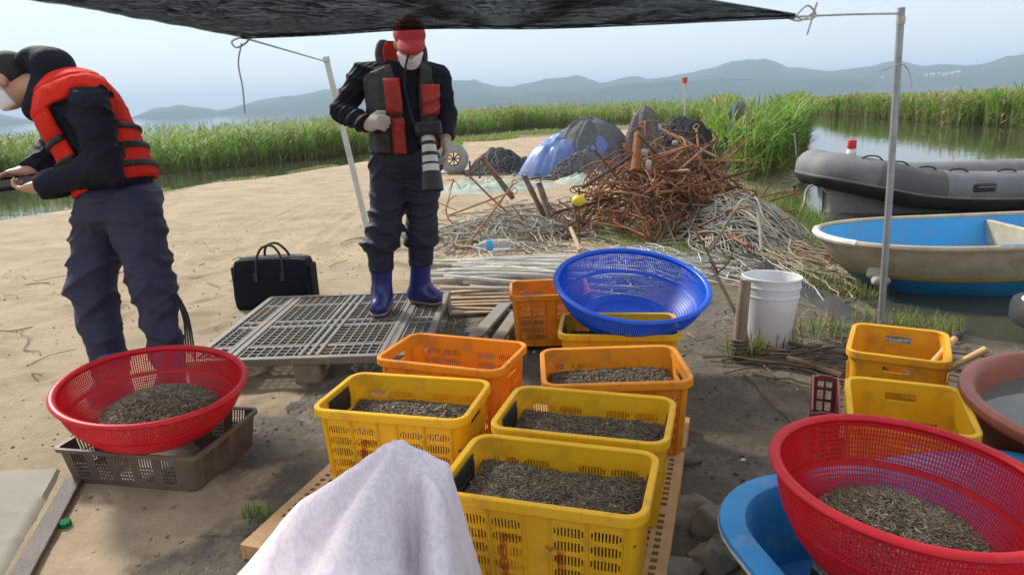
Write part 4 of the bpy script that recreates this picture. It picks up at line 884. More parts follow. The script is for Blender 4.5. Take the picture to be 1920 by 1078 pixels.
def body1(P):
    d = sm(torso1(P), arms1(P), .04)
    for s_ in 'NF': d = sm(d, chain(P, [K['h'+s_], K['k'+s_], K['a'+s_]], [.095, .064, .044], .03), .05); d = sm(d, seg(P, K['a'+s_]-np.array([0, 0, .04]), K['t'+s_]*.8+K['a'+s_]*.2, .038, .03), .03)
    d = sm(d, seg(P, K['nek'], hd1-H1[:, 2]*.05-H1[:, 1]*.02, .06, .055), .03); d = sm(d, head_sdf(P, hd1, H1), .015)
    d = sm(d, hand_sdf(P, K['wN'], HN_D, (0, .3, 1), 1, .55), .01); return sm(d, hand_sdf(P, K['wF'], HF_D, (0, 0, -1), -1, .4), .01)
per1 = sdf_part('person', body1, (-.85, -.5, -.02), (.45, .5, 1.85), .0105, skin, loc=tuple(RT1)); tag(per1, 'person in a red-orange life vest bending over a tablet at the left edge', 'person')
def trs1(P):
    d = ell(P, K['pel']-np.array([0, 0, .03]), (.215, .19, .15), T1)
    d = sm(d, chain(P, [K['hN'], K['kN'], K['aN']], [.130, .097, .066], .05), .05); d = sm(d, chain(P, [K['hF'], K['kF'], K['aF']], [.128, .104, .084], .05), .05)
    d = d-wrinkle(P, (6, 6, 9), 41, .017)-wrinkle(P, (18, 18, 26), 45, .004); return smx(d, np.maximum(P[:, 2]-(K['pel'][2]+.06), .03-P[:, 2]), .02)
sdf_part('trousers', trs1, (-.5, -.4, 0), (.45, .45, 1.2), .0072, wader, per1)
for s_ in 'NF':
    fn = lambda P: boot(P, K['a'+s_], K['t'+s_], K['a'+s_]+np.array([0, 0, .1]), .0); b_ = sdf_part('boot', lambda P: smx(fn(P), .014-P[:, 2], .006), np.minimum(K['a'+s_], K['t'+s_])-.14, np.maximum(K['a'+s_], K['t'+s_])+.22, .009, bootm, per1)
def jac1(P):
    d = sm(torso1(P, .026), arms1(P, .028), .04)-wrinkle(P, (8, 8, 11), 51, .020)-wrinkle(P, (20, 20, 28), 55, .007)
    for s_ in 'NF':
        w0, e0 = K['w'+s_], K['e'+s_]; ax_ = (w0-e0)/np.linalg.norm(w0-e0); d = np.where(np.linalg.norm(P-w0, axis=1) < .15, smx(d, (P-w0)@ax_-.005, .01), d)
    d = sm(d, seg(P, p1(104, 140, 3.40), p1(70, 205, 3.38), .088, .062), .04); d = sm(d, ell(P, p1(97, 118, 3.40), (.085, .10, .07)), .04); d = sm(d, ell(P, p1(62, 112, 3.40), (.062, .085, .055), T1), .03)   # hood gathered at the nape
    q = (P-K['pel'])@T1[:, 2]; return smx(d, -.03-q, .03)
sdf_part('jacket', jac1, (-.75, -.5, .7), (.45, .5, 1.85), .0072, navy, per1)
def vest1(P, inf=.058):
    q = (P-K['che'])@T1; d = torso1(P, inf)-wrinkle(P, (7, 7, 7), 61, .009)+.008*np.exp(-((np.mod(q[:, 2]+.02, .115)-.057)/.006)**2)+.007*np.exp(-((np.abs(q[:, 0])-.085)/.006)**2); d = smx(d, -torso1(P, .025), .005)
    for s_ in 'NF': d = smx(d, -seg(P, K['s'+s_]+np.array([.025, -.07 if s_ == 'N' else .07, 0]), K['s'+s_]*.5+K['e'+s_]*.5+np.array([.03, 0, 0]), .098, .09), .02)
    d = smx(d, np.where(q[:, 2] < .05, .05-np.abs(q[:, 1]+.055), -1.), .02)                 # open sides between the front and back panels
    return smx(d, np.maximum(q[:, 2]-.245, -.34-q[:, 2]), .02)
v1 = sdf_part('life_vest', vest1, (-.65, -.45, .75), (.45, .45, 1.8), .0075, orv, per1)
for z0 in (-.09, -.185, -.275):
    sdf_part('strap', lambda P: np.maximum(vest1(P, .069), np.abs(((P-K['che'])@T1)[:, 2]-z0)-.015), (-.65, -.45, .75), (.45, .45, 1.7), .007, strapm, v1)
sdf_part('hair', lambda P: smx(smx(ell(P, hd1+H1@np.array([0, -.016, .034]), (.086, .106, .098), H1)-wrinkle(P, (60, 60, 60), 71, .004), ((P-hd1)@H1[:, 1])-.055-.5*((P-hd1)@H1[:, 2]), .01), np.maximum(-.035-((P-hd1)@H1[:, 2])-.3*((P-hd1)@H1[:, 1]), -np.minimum(ell(P, hd1+H1@np.array([.082, .004, -.012]), (.05, .032, .042), H1), ell(P, hd1+H1@np.array([-.082, .004, -.012]), (.05, .032, .042), H1))), .006), hd1-.2, hd1+.2, .005, hairm, per1)
sdf_part('face_mask', lambda P: smx(smx(head_sdf(P, hd1, H1)-.012, np.maximum(((P-hd1)@H1[:, 2])+.002, -.115-((P-hd1)@H1[:, 2])), .01), .010-((P-hd1)@H1[:, 1]), .01), hd1-.22, hd1+.22, .005, maskm, per1)
mb = MB()
for k in range(4): mb.tube(ease([K['kN']+np.array([.10, -.02+.012*k, -.05]), K['kN']+np.array([.13+.008*k, -.02, -.16]), K['aN']+np.array([.09+.012*k, 0, .13-.02*k])], 10), .0045, 5)
tag(mb.build('drawstring', strapm, per1), kind='stuff')
tb = at(28, 343, 3.30); t = thing('tablet', 'thin dark tablet held flat by the person at the left edge', 'tablet', tuple(tb), math.radians(-4)); mb = MB(); mb.box((0, 0, 0), (.40, .26, .010), rotz(0), b=.004); mb.build('case', M('matte_black', (.012, .012, .013), rough=1., spec=0.), t); mb = MB(); mb.box((0, 0, .0062), (.30, .19, .001)); mb.build('screen', glassm, t); t.rotation_euler = (math.radians(11), math.radians(-5), math.radians(-4))
# ------------------------------------------------------------------ shade net, poles, ropes
def net_alpha(nt, co, sh):
    L = nt.links.new; tr = _n(nt, 'ShaderNodeBsdfTransparent'); wv = []
    for ax in ('X', 'Y'):
        w_ = _n(nt, 'ShaderNodeTexWave', wave_type='BANDS', bands_direction=ax); w_.inputs['Scale'].default_value = 90; w_.inputs['Distortion'].default_value = .35; w_.inputs['Detail'].default_value = 1.0; L(co, w_.inputs['Vector']); wv.append(w_.outputs['Fac'])
    m = _n(nt, 'ShaderNodeMath', operation='MULTIPLY'); L(wv[0], m.inputs[0]); L(wv[1], m.inputs[1])
    r = _n(nt, 'ShaderNodeMapRange'); L(m.outputs[0], r.inputs[0]); r.inputs[1].default_value = .33; r.inputs[2].default_value = .47; r.inputs[4].default_value = .75
    ms = _n(nt, 'ShaderNodeMixShader'); L(r.outputs[0], ms.inputs[0]); L(sh, ms.inputs[1]); L(tr.outputs[0], ms.inputs[2]); return ms.outputs[0]
netblk = M('shade_net_weave', (.012, .012, .014), (.02, .02, .024), scale=40, rough=.95, bump=.3, bscale=220, spec=.05, alpha=net_alpha)
ropew = M('pale_rope', (.52, .49, .43), (.42, .39, .33), scale=60, rough=.9, bump=.5, bscale=400)
steel = M('galvanised_steel', (.36, .37, .38), (.28, .29, .30), scale=10, rough=.42, r2=.6, metal=.7, dirt=(.20, .17, .13), damt=.2)
pvc = M('pale_pipe', (.55, .55, .50), (.45, .45, .41), scale=6, rough=.5, dirt=(.30, .27, .2), damt=.35)
TL, TR = at(452, 70, 3.75), at(1490, 32, 3.8)
edge_far = ease([TL, at(600, 64, 3.76), at(800, 52, 3.78), at(1000, 52, 3.79), at(1200, 45, 3.8), at(1350, 38, 3.8), TR], 60)
near = np.array([(-1.62, 2.28, 1.76), (-1.42, 2.25, 1.775), (-1.1, 2.28, 1.785), (-.7, 2.36, 1.795), (-.35, 2.45, 1.80), (.0, 2.55, 1.81), (.42, 2.95, 1.80), TR+np.array([.0, -.012, .012])]); near = ease(near, 60)
k = 40; tt = np.linspace(0, 1, k); P = edge_far[:, None]*(1-tt)[None, :, None]+near[:, None]*tt[None, :, None]
sag = np.sin(tt*math.pi)[None]*np.sin(np.linspace(0, math.pi, 60))[:, None]; P[..., 2] += -.03*sag+.018*fbm2(P[..., 0], P[..., 1], 2.2, 5)*sag+.006*fbm2(P[..., 0], P[..., 1], 9., 6); P[:, 0, 2] += .012*fbm2(np.linspace(0, 9, 60), np.zeros(60), 1.5, 4)
mb = MB(); mb.grid(P); P2 = P.copy(); P2[..., 2] += .004; mb.grid(P2[:, ::-1])
t = thing('shade_net', 'black woven shade net stretched overhead above the crates', 'awning', tuple(TL)); o = mb.build('net', netblk, t, ang=None, loc=tuple(-TL))
mb = MB(); mb.tube(edge_far-TL, .011, 6); mb.build('hem', netblk, t)
pt = at(1690, 15, 4.0); pb = np.array([2.235, 3.99, 0]); pb[2] = float(gz(pb[0], pb[1]))
t = thing('tent_pole', 'grey steel pole standing by the boats at right', 'pole', tuple(pb)); mb = MB(); mb.tube([pb*0-np.array([0, 0, .15]), (pt-pb)*.5, pt-pb], .0195, 14); mb.build('pipe', steel, t); mb = MB(); mb.tube([(pt-pb)*.955, (pt-pb)*.975], .024, 12); mb.build('rope_wrap', ropew, t)
lt = at(612, 112, 6.3); lb = at(702, 486, 6.35); lb[2] = float(gz(lb[0], lb[1]))
t = thing('tent_pole', 'leaning pale pipe pole behind the photographer', 'pole', tuple(lb)); mb = MB(); mb.tube([(lb-lt)*.06, (lt-lb)*.5, lt-lb], [.027, .026, .025], 12); mb.build('pipe', pvc, t); mb = MB(); mb.tube([(lt-lb)*.985, (lt-lb)*1.012], .03, 12); mb.build('cap', pvc, t)
def rope(name, pts, r, label, mat=ropew, n=40, loops=None):
    P = ease(pts, n); b = P[0].copy(); mb = MB(); mb.tube(P-b, r, 6); 
    for lp in (loops or []): mb.tube(ease(np.asarray(lp)-b, 24), r*.9, 6)
    o = mb.build(name, mat, loc=tuple(b)); return tag(o, label, 'rope')
rope('guy_rope', [TR, (TR*.5+pt*.5)-np.array([0, 0, .012]), pt-np.array([0, 0, .03])], .0055, 'pale guy rope from the net corner to the steel pole', loops=[[TR, TR+np.array([.06, -.01, .05]), TR+np.array([.11, 0, .0]), TR+np.array([.05, 0, -.015]), TR], [TR+np.array([.09, 0, 0]), TR+np.array([.11, 0, .06]), TR+np.array([.07, 0, -.09])], [TR+np.array([-.05, 0, .0]), TR+np.array([.03, 0, -.02]), TR+np.array([.1, 0, .02])]])
rope('guy_rope', [TL, (TL*.5+lt*.5)-np.array([0, 0, .01]), lt-np.array([0, 0, .02])], .0055, 'pale guy rope from the net corner to the leaning pole', loops=[[TL+np.array([0, 0, 0]), TL+np.array([-.05, 0, -.02]), TL+np.array([-.03, 0, -.05]), TL+np.array([.02, 0, -.03]), TL+np.array([.05, 0, 0])]])
rope('loose_cord', [TL+np.array([0, -.005, -.03]), at(447, 120, 3.74), at(455, 165, 3.74), at(459, 212, 3.74)], .004, 'thin loose cord hanging below the net corner at left')
wq = pb+(pt-pb)*.84; rope('loose_cord', [wq+np.array([-.09, 0, -.03]), wq+np.array([0, -.02, .0]), wq+np.array([.06, 0, -.03]), wq+np.array([.09, 0, -.12]), wq+np.array([.095, 0, -.2])], .003, 'curved stiff wire end sticking out of the steel pole')
# ------------------------------------------------------------------ bag
bagm = M('bag_nylon', (.006, .0075, .015), (.0045, .0055, .011), rough=.8, spec=.2, bump=.2, bscale=220); bagt = M('bag_trim', (.018, .014, .012), rough=.5)
t = thing('camera_bag', 'dark navy camera bag with two loop handles behind the grey pallet', 'bag', (-1.69, 4.83, float(gz(-1.69, 4.83))), math.radians(-3))
mb = MB(); n = 24; V = []
for z, k in ((0, .96), (.02, 1.0), (.10, 1.015), (.22, 1.0), (.31, .975), (.345, .94), (.352, .85)):
    ring = rrect(.27*k, .115*k*(1 if z < .2 else 1-.25*(z-.2)/.15), .03, [-.13, 0, .13], [], 4); V.append([(x, y, z+(.006*math.cos(x*9) if z > .3 else 0)) for x, y, *_ in ring])
P = np.array(V).transpose(1, 0, 2); mb.grid(P, cu=True); top_ = P[:, -1]; c0 = top_.mean(0); nn = len(top_); mb.add(np.vstack([top_, c0]), None, [(i, (i+1) % nn, nn) for i in range(nn)]); mb.build('body', bagm, t)
for sy in (-1, 1): mb = MB(); mb.tube(ease([(-.09, sy*.10, .26), (-.085, sy*.075, .36), (-.05, sy*.05, .43), (.02, sy*.045, .445), (.07, sy*.06, .40), (.095, sy*.08, .34), (.10, sy*.10, .26)], 30), .009, 8); mb.build('handle', bagt, t)
for sx_ in (-1, 1): mb = MB(); mb.box((sx_*.276, 0, .17), (.02, .14, .26), b=.008); mb.build('side_pocket', bagm, t)
for xx in (-.09, .10): mb = MB(); mb.box((xx, -.118, .235), (.035, .012, .06), b=.004); mb.build('strap_patch', bagt, t)
mb = MB(); mb.tube([(-.24, 0, .355), (.24, 0, .355)], .005, 6); mb.build('zip', steel, t)
# ------------------------------------------------------------------ bucket, post
bw = M('white_bucket_plastic', (.74, .75, .77), (.68, .69, .71), scale=5, rough=.4, transl=.15, dirt=(.42, .38, .30), dscale=5, damt=.18)
bx0, by0 = 1.40, 3.62; t = thing('bucket', 'white plastic bucket standing in weeds beside the wooden stake', 'bucket', (bx0, by0, float(gz(bx0, by0))), 0); t.rotation_euler = (math.radians(-2), math.radians(2), 0)
mb = MB(); mb.lathe([(.001, .004), (.108, .004), (.112, .012), (.143, .295), (.147, .296), (.147, .302), (.144, .303), (.147, .345), (.152, .346), (.152, .353), (.148, .354), (.150, .388), (.155, .389), (.156, .398), (.153, .401), (.148, .398), (.140, .30), (.108, .012), (.001, .010)], 56); mb.build('shell', bw, t, ang=25)
mb = MB(); a = np.linspace(0, math.pi, 20); mb.tube(np.stack([np.cos(a)*.152, -.01-np.sin(a)*.10, .36-np.sin(a)*.05], -1) if False else np.stack([np.cos(a)*.155, np.sin(a)*.155, .372-.0*a], -1), .003, 6); mb.build('handle', steel, t)
wood = M('weathered_wood', (.25, .19, .135), (.17, .13, .095), scale=14, rough=.85, bump=.4, bscale=70, dirt=(.10, .08, .06), damt=.3)
pgz = float(gz(1.175, 3.44)); t = thing('stake', 'short round wooden stake bound with cord, left of the white bucket', 'stake', (1.175, 3.44, pgz)); tv = at(1398, 525, 3.50)-np.array([1.175, 3.44, pgz])
mb = MB(); mb.tube([(-.0, -.02, -.1), tv*.4, tv*.8, tv], [.036, .034, .031, .029], 14); mb.build('shaft', wood, t)
mb = MB()
for i in range(5): a = np.linspace(0, 2*math.pi, 18); z0 = .035+i*.017; c = tv*(z0/tv[2]); mb.tube(np.stack([c[0]+np.cos(a)*.041, c[1]+np.sin(a)*.041, z0+.006*np.sin(a+i)], -1), .0085, 6, cap=False)
tag(mb.build('binding', M('old_cord', (.13, .115, .09), rough=.95, bump=.5, bscale=250), t), kind='stuff')
# ------------------------------------------------------------------ rusty grapnels
rust = M('rust', (.31, .115, .05), (.20, .072, .034), scale=16, rough=.9, bump=.5, bscale=120, dirt=(.34, .15, .07), dscale=20, damt=.4)
rust2 = M('rust_dark', (.115, .06, .038), (.085, .045, .03), scale=16, rough=.9, bump=.5, bscale=120, dirt=(.25, .12, .06), dscale=20, damt=.3)
rust3 = M('rust_pale', (.36, .19, .095), (.25, .12, .06), scale=12, rough=.95, bump=.4, bscale=120, dirt=(.42, .31, .2), dscale=15, damt=.4)
dkw = M('dark_timber', (.16, .105, .065), (.09, .06, .04), scale=9, rough=.9, bump=.6, bscale=50, dirt=(.04, .03, .025), dscale=4, damt=.4)
def grap_mesh(ln=.85, r=.013, arms=4, ar=.17, seed=0, bar=False):
    R = np.random.default_rng(seed); q = []
    mb = MB(); mb.tube(ease([(0, 0, 0), (R.normal(0, .01), R.normal(0, .01), ln*.5), (0, 0, ln)], 8), [r*1.1]*8, 7)
    a = np.linspace(0, 2*math.pi, 12); mb.tube(np.stack([np.cos(a)*.035, np.zeros(12), ln+.035+np.sin(a)*.035], -1), r*.6, 5, cap=False)
    if bar: mb.tube([(-.2, .0, ln*.86), (.2, .01, ln*.86)], r*.8, 6)
    me1 = mb.build('shank', rust); q.append(me1.data); bpy.data.objects.remove(me1)
    for i in range(arms):
        an = i*2*math.pi/arms+R.normal(0, .15); w_ = np.linspace(0, 1, 9); al = w_*R.uniform(.9, 1.9); x = np.sin(al)*ar*(1+.15*w_); z = ar*(1-np.cos(al))*.9-.01
        mb = MB(); mb.tube(np.stack([x*math.cos(an), x*math.sin(an), z], -1), r*(1.0-.45*w_), 6); me = mb.build('arm', rust); q.append(me.data); bpy.data.objects.remove(me)
    return q
GM = [grap_mesh(.85, .0095, 4, .17, 1), grap_mesh(.65, .0085, 4, .15, 2, True), grap_mesh(1.0, .0115, 2, .26, 3), grap_mesh(.5, .009, 3, .16, 4)]
def grapnel(mesh, loc, d, spin, label, group=None, mat=None, s=1.):
    t = thing('grapnel_anchor', label, 'anchor', loc, group=group); q = Vector(d).normalized().to_track_quat('Z', 'Y')@Matrix.Rotation(spin, 3, 'Z').to_quaternion(); t.rotation_euler = q.to_euler(); t.scale = (s, s, s)
    for i, me in enumerate(mesh): link('shank' if i == 0 else 'arm', me, t, mat=mat)
    return t
R = np.random.default_rng(5); HC = np.array([1.70, 7.45])
def heap_h(x, y): q = np.hypot((x-HC[0])/1.12, (y-HC[1])/1.0); return .92*np.clip(1-q**1.25, 0, 1)
for i in range(190):
    for _ in range(20):
        x, y = HC[0]+R.normal(0, .52), HC[1]+R.normal(0, .46); hh_ = float(heap_h(np.array(x), np.array(y)))
        if hh_ > .02: break
    z = hh_*R.uniform(.25, 1.0)**.6; az = R.uniform(0, 2*math.pi); el = R.normal(.1, .45); d = (math.cos(az)*math.cos(el), math.sin(az)*math.cos(el), math.sin(el)); m_ = GM[R.integers(0, 4)] if i > 5 else GM[0]
    L_ = .4; x0, y0, z0 = x-d[0]*L_, y-d[1]*L_, max(.04, z-d[2]*L_)
    grapnel(m_, (x0, y0, z0+float(gz(x0, y0))), d, R.uniform(0, 6), 'rusty iron grapnel anchor tangled in the big orange-brown heap', 'anchors in the rusty heap', [rust, rust, rust, rust3, rust2][R.integers(0, 5)], R.uniform(.75, 1.1))
def bar(name, a, b, r, mat, label, cat='rod', n=8, bend=0):
    a, b = np.array(a, float), np.array(b, float); mid = (a+b)/2+np.array([0, 0, bend]); mb = MB(); mb.tube(ease([a*0, mid-a, b-a], 10), r, n); return tag(mb.build(name, mat, loc=tuple(a)), label, cat)
bar('rusty_bar', at(1092, 352, 7.0), at(1186, 292, 7.3), .022, rust2, 'long dark rusty bar sloping down left from the big heap', 'bar')
bar('rusty_bar', at(1190, 320, 7.1), at(1196, 250, 7.35), .04, rust, 'thick upright rusty bar at the left top of the heap', 'bar')
bar('rusty_bar', at(1385, 360, 7.4), at(1290, 290, 7.6), .015, rust2, 'thin rusty bar sloping down right from the heap', 'bar')
bar('rusty_bar', at(1270, 322, 7.0), at(1340, 262, 7.4), .013, rust3, 'thin pale rusty rod pointing up right from the heap', 'bar')
bar('rusty_bar', at(1255, 246, 7.6), at(1310, 250, 7.5), .012, rust2, 'thin dark rod lying across the very top of the heap', 'bar')
for i in range(34):
    x, y = HC[0]+R.normal(0, .45), HC[1]+R.normal(0, .4); hh_ = float(heap_h(np.array(x), np.array(y))); az = R.uniform(0, 6.28); el = R.normal(.15, .35); d = np.array([math.cos(az)*math.cos(el), math.sin(az)*math.cos(el), math.sin(el)]); L_ = R.uniform(.5, 1.15); c0 = np.array([x, y, hh_*R.uniform(.6, 1.05)+.05]); a0, b0 = c0-d*L_/2, c0+d*L_/2; a0[2] = max(a0[2], .03); b0[2] = max(b0[2], .03)
    tag(bar('rusty_bar', a0, b0, R.uniform(.010, .019), [rust, rust2, rust3, dkw][R.integers(0, 4)], 'straight rusty bar jammed among the anchors of the big heap', 'bar', 6), group='bars in the rusty heap')
foam = M('old_foam', (.46, .42, .35), (.36, .32, .26), rough=.9, bump=.4, bscale=60, dirt=(.3, .24, .17), damt=.4)
for i, (px, py, Yd, s_, lab) in enumerate([(1208, 285, 7.2, .04, 'rounded'), (1216, 310, 7.1, .035, 'tall'), (1226, 340, 6.95, .028, 'lowest'), (1266, 268, 7.4, .03, 'rightmost')]):
    c = at(px, py, Yd); b_ = sdf_part('foam_float', lambda P: ell(P, (0, 0, 0), (s_, s_*.7, s_*(1.7 if i == 1 else 1)))-.2*s_*vnoise(P*30, i), (-.12,)*3, (.12,)*3, .012, foam, loc=tuple(c)); tag(b_, f'{lab} dirty white foam float caught in the rusty heap', 'float', 'floats in the rusty heap')
# anchors at left, pale and lying criss-cross
for i, (x0, y0, Y0, x1, y1, Y1, me, mt, lab) in enumerate([(872, 470, 6.6, 962, 345, 7.3, 2, rust3, 'pale rusty anchor nearest the clear bottle, crossing another'), (985, 425, 7.2, 880, 330, 7.6, 2, rust, 'rusty anchor leaning left across the pale one'), (840, 405, 7.4, 960, 360, 7.6, 0, rust3, 'straw-coloured rusty anchor lying level behind the camera lens'),
        (940, 335, 8.0, 905, 295, 8.2, 0, rust3, 'anchor with its thick shank pointing up left'), (1020, 415, 7.5, 985, 330, 7.9, 0, rust2, 'dark anchor with upright shank and hooked pale foot'), (1040, 410, 7.6, 1012, 335, 8.0, 0, rust2, 'dark anchor standing right beside its twin'),
        (905, 440, 7.0, 930, 380, 7.2, 1, rust3, 'small rusty anchor low among the left tangle'), (1075, 380, 7.2, 1085, 440, 6.9, 3, rust2, 'thin dark anchor with two curled arms below the yellow float'), (850, 340, 8.2, 835, 395, 7.9, 1, rust, 'reddish anchor half hidden behind the photographer')]):
    a, b = at(x0, y0, Y0), at(x1, y1, Y1); a[2] = max(a[2], .02); L_ = np.linalg.norm(b-a); ml = (.85, .65, 1.0, .5)[me]; grapnel(GM[me], tuple(a), b-a, i*.7, lab, 'loose rusty anchors', mt, L_/ml)
for i, (x0, y0, Y0, x1, y1, Y1, r, lab) in enumerate([(905, 297, 9.0, 962, 372, 8.7, .038, 'thick brown timber pointing up left above the anchors'), (984, 332, 7.9, 1020, 405, 7.6, .032, 'dark-tipped timber leaning left in front of the pale net'), (1010, 345, 7.7, 1032, 412, 7.4, .031, 'dark-tipped timber at the right of a leaning pair')]): bar('timber', at(x0, y0, Y0), at(x1, y1, Y1), r*np.array([1, .92, .97, 1.04, .98, .9, .96, 1.05, 1.0, .82]), dkw, lab, 'timber')
nb = np.array([1.05, 3.95]); grapnel(GM[3], tuple(at(1345, 508, 4.35)), at(1300, 425, 4.6)-at(1345, 508, 4.35), .5, 'slim rusty anchor leaning between the blue basket and the bucket', None, rust2, .8)
bar('rusty_bar', at(1335, 500, 4.3), at(1378, 585, 4.0), .011, rust2, 'thin rusty rod stuck in the mud left of the bucket', 'rod'); bar('rusty_bar', gp(1478, 672, .02), gp(1580, 705, .03), .018, rust2, 'rusty bar lying on the mud behind the maroon crate', 'bar')
# ------------------------------------------------------------------ tangles of old rope and net
def tangle(name, label, cx, cy, rx, ry, h, n, r, mat, seed, direc=None, spreadz=.05, ln=(.5, 1.4), cat='rope', wig=.5):
    R = np.random.default_rng(seed); mb = MB()
    def hf(x, y): q = np.hypot((x-cx)/rx, (y-cy)/ry); return h*np.clip(1-q**1.4, 0, 1)
    for i in range(n):
        a = R.uniform(0, 2*math.pi); q = math.sqrt(R.random()); x, y = cx+rx*q*math.cos(a), cy+ry*q*math.sin(a); th = (R.uniform(0, 6.28) if direc is None else direc+R.normal(0, .35)); k = 12; st = R.uniform(*ln)/k; pts = []; dz = R.uniform(0, spreadz)
        for j in range(k): pts.append((x, y, dz*math.sin(j/k*math.pi)+.008)); th += R.normal(0, wig); x += math.cos(th)*st; y += math.sin(th)*st
        pts = np.array(pts); pts[:, 2] += hf(pts[:, 0], pts[:, 1])+gz(pts[:, 0], pts[:, 1]); mb.tube(pts-np.array([cx, cy, 0]), r*R.uniform(.6, 1.4), 4, cap=False)
    o = mb.build(name, mat, loc=(cx, cy, 0)); return tag(o, label, cat, kind='stuff')
ropeg = M('grey_old_rope', (.42, .385, .32), (.24, .215, .175), scale=9, rough=.95, bump=.4, bscale=200); ropep = M('straw_old_rope', (.46, .38, .27), (.32, .25, .17), scale=9, rough=.95, bump=.4, bscale=200)
tangle('rope_pile', 'pale grey rope and net fanning out right of the rusty heap', 2.35, 6.9, .75, .95, .42, 420, .0065, ropeg, 21, -.75, .08, (.7, 1.8), wig=.25)
tangle('rope_pile', 'straw-coloured rope ends spread toward the water, below the grey fan', 2.65, 6.15, .6, .55, .12, 170, .006, ropep, 22, -.4, .06, (.5, 1.2), wig=.35)
tangle('rope_pile', 'grey tangle of rope under the loose anchors at left', -.05, 7.3, .85, .6, .20, 230, .007, ropeg, 23, None, .05)
tangle('rope_pile', 'whitish thin net cord strewn behind the blue basket', .95, 5.6, .55, .3, .07, 110, .005, M('white_cord', (.55, .54, .51), rough=.95), 24, .2, .05)
tangle('rope_pile', 'grey net scraps left of the rusty heap by the yellow float', .65, 8.5, .9, .5, .08, 90, .007, ropeg, 25, None, .05)
rope('hose', [gp(1372, 470, .02)+np.array([-.15, .1, 0]), at(1375, 400, 5.6), at(1395, 375, 5.7), at(1420, 395, 5.7), at(1428, 470, 5.5)], .014, 'grey hose looping up in front of the rope fan', ropeg)
tangle('rope_pile', 'thin brown roots and cord lying on mud around the bucket', 1.5, 3.45, .55, .35, .02, 40, .005, M('brown_root', (.12, .085, .055), rough=.9), 26, -.6, .03, (.4, 1.0), wig=.25)
tangle('twigs', 'scattered dry twigs and straws lying on the sand and mud', .6, 4.6, 1.9, 1.2, .0, 130, .003, M('straw', (.38, .29, .17), (.2, .14, .09), rough=.9), 27, None, .01, (.08, .35), cat='twigs', wig=.15)
tangle('twigs', 'dry stalks scattered on the sand behind the bending person', -2.6, 5.2, 1.9, 1.6, .0, 40, .003, M('straw_grey', (.22, .17, .11), rough=.9), 28, None, .008, (.06, .4), cat='twigs', wig=.2)
# black net strip on the mud
netd = M('black_net_heap', (.05, .05, .054), (.085, .085, .085), scale=30, rough=.95, bump=1, bscale=140, bdist=.02)
def ribbon_net(name, px, w_, h, mat, label, seed):
    c = np.array([gp(x, y, .02)[:2] for x, y in px]); c = ease(c, 50); d = np.gradient(c, axis=0); d /= np.linalg.norm(d, axis=1)[:, None]; s_ = np.stack([-d[:, 1], d[:, 0]], -1); v = np.linspace(-1, 1, 14); b = c[0]
    P = np.zeros((50, 14, 3)); wd = w_*(1+.5*fbm2(np.linspace(0, 6, 50), np.zeros(50), 1., seed)); P[..., :2] = c[:, None]+s_[:, None]*(v[None]*wd[:, None])[..., None]; P[..., 2] = gz(P[..., 0], P[..., 1])+(1-np.abs(v)**2.5)[None]*h*(1+1.2*fbm2(P[..., 0], P[..., 1], 5., seed))-.012
    mb = MB(); mb.grid(P-np.array([b[0], b[1], 0])); return tag(mb.build(name, mat, loc=(b[0], b[1], 0)), label, 'net')
ribbon_net('fishing_net', [(1395, 470), (1470, 492), (1560, 535), (1650, 588), (1735, 612)], .15, .05, netd, 'strip of black net lying on the mud from the rope fan to the pole', 3)
# ------------------------------------------------------------------ net mounds behind
def mound(name, c, rx, ry, h, mat, parent=None, seed=0, fold=.12, rz=0., pw=1.6, base=0., fr=3., pleat=.06):
    th = np.linspace(0, 2*math.pi, 110, endpoint=False); r = np.linspace(0.02, 1, 36); T, Rr = np.meshgrid(th, r, indexing='ij'); edge = 1+.18*fbm2(np.cos(T)*2, np.sin(T)*2, 1., seed); x, y = Rr*np.cos(T)*rx*edge, Rr*np.sin(T)*ry*edge
    z = h*(1-Rr**pw)+fold*h*fbm2(x, y, fr/rx, seed+2, 3)*(1.2-Rr)+pleat*h*(np.sin(T*9+seed+3*fbm2(x, y, 1.2/rx, seed+9))+.6*np.sin(T*21+2*seed+4*fbm2(x, y, 1.5/rx, seed+11)))*Rr**1.2*(1.08-Rr)*1.6+.10*fold**.5*h*fbm2(x, y, 9./rx, seed+13, 3)+fold*.6*h*np.abs(fbm2(np.cos(T)*4, np.sin(T)*4, 1., seed+5))*Rr*(1-Rr)*4; z = np.maximum(z, -.02)+base; x2, y2 = x*math.cos(rz)-y*math.sin(rz), x*math.sin(rz)+y*math.cos(rz)
    mb = MB(); mb.grid(np.stack([x2+c[0], y2+c[1], z], -1), cu=True); return mb.build(name, mat, parent)
bluet = M('blue_tarpaulin', (.07, .15, .40), (.10, .14, .28), scale=4, rough=.45, bump=.3, bscale=30, dirt=(.2, .22, .3), damt=.25); gnet = M('grey_net', (.14, .145, .145), (.09, .093, .097), scale=18, rough=.95, bump=.9, bscale=60, bdist=.02); vnet = M('violet_grey_net', (.17, .15, .16), (.11, .097, .105), scale=14, rough=.95, bump=.9, bscale=50, bdist=.02); gren = M('pale_green_net', (.40, .45, .38), (.30, .35, .29), scale=8, rough=.9, bump=.5, bscale=40, bdist=.02)
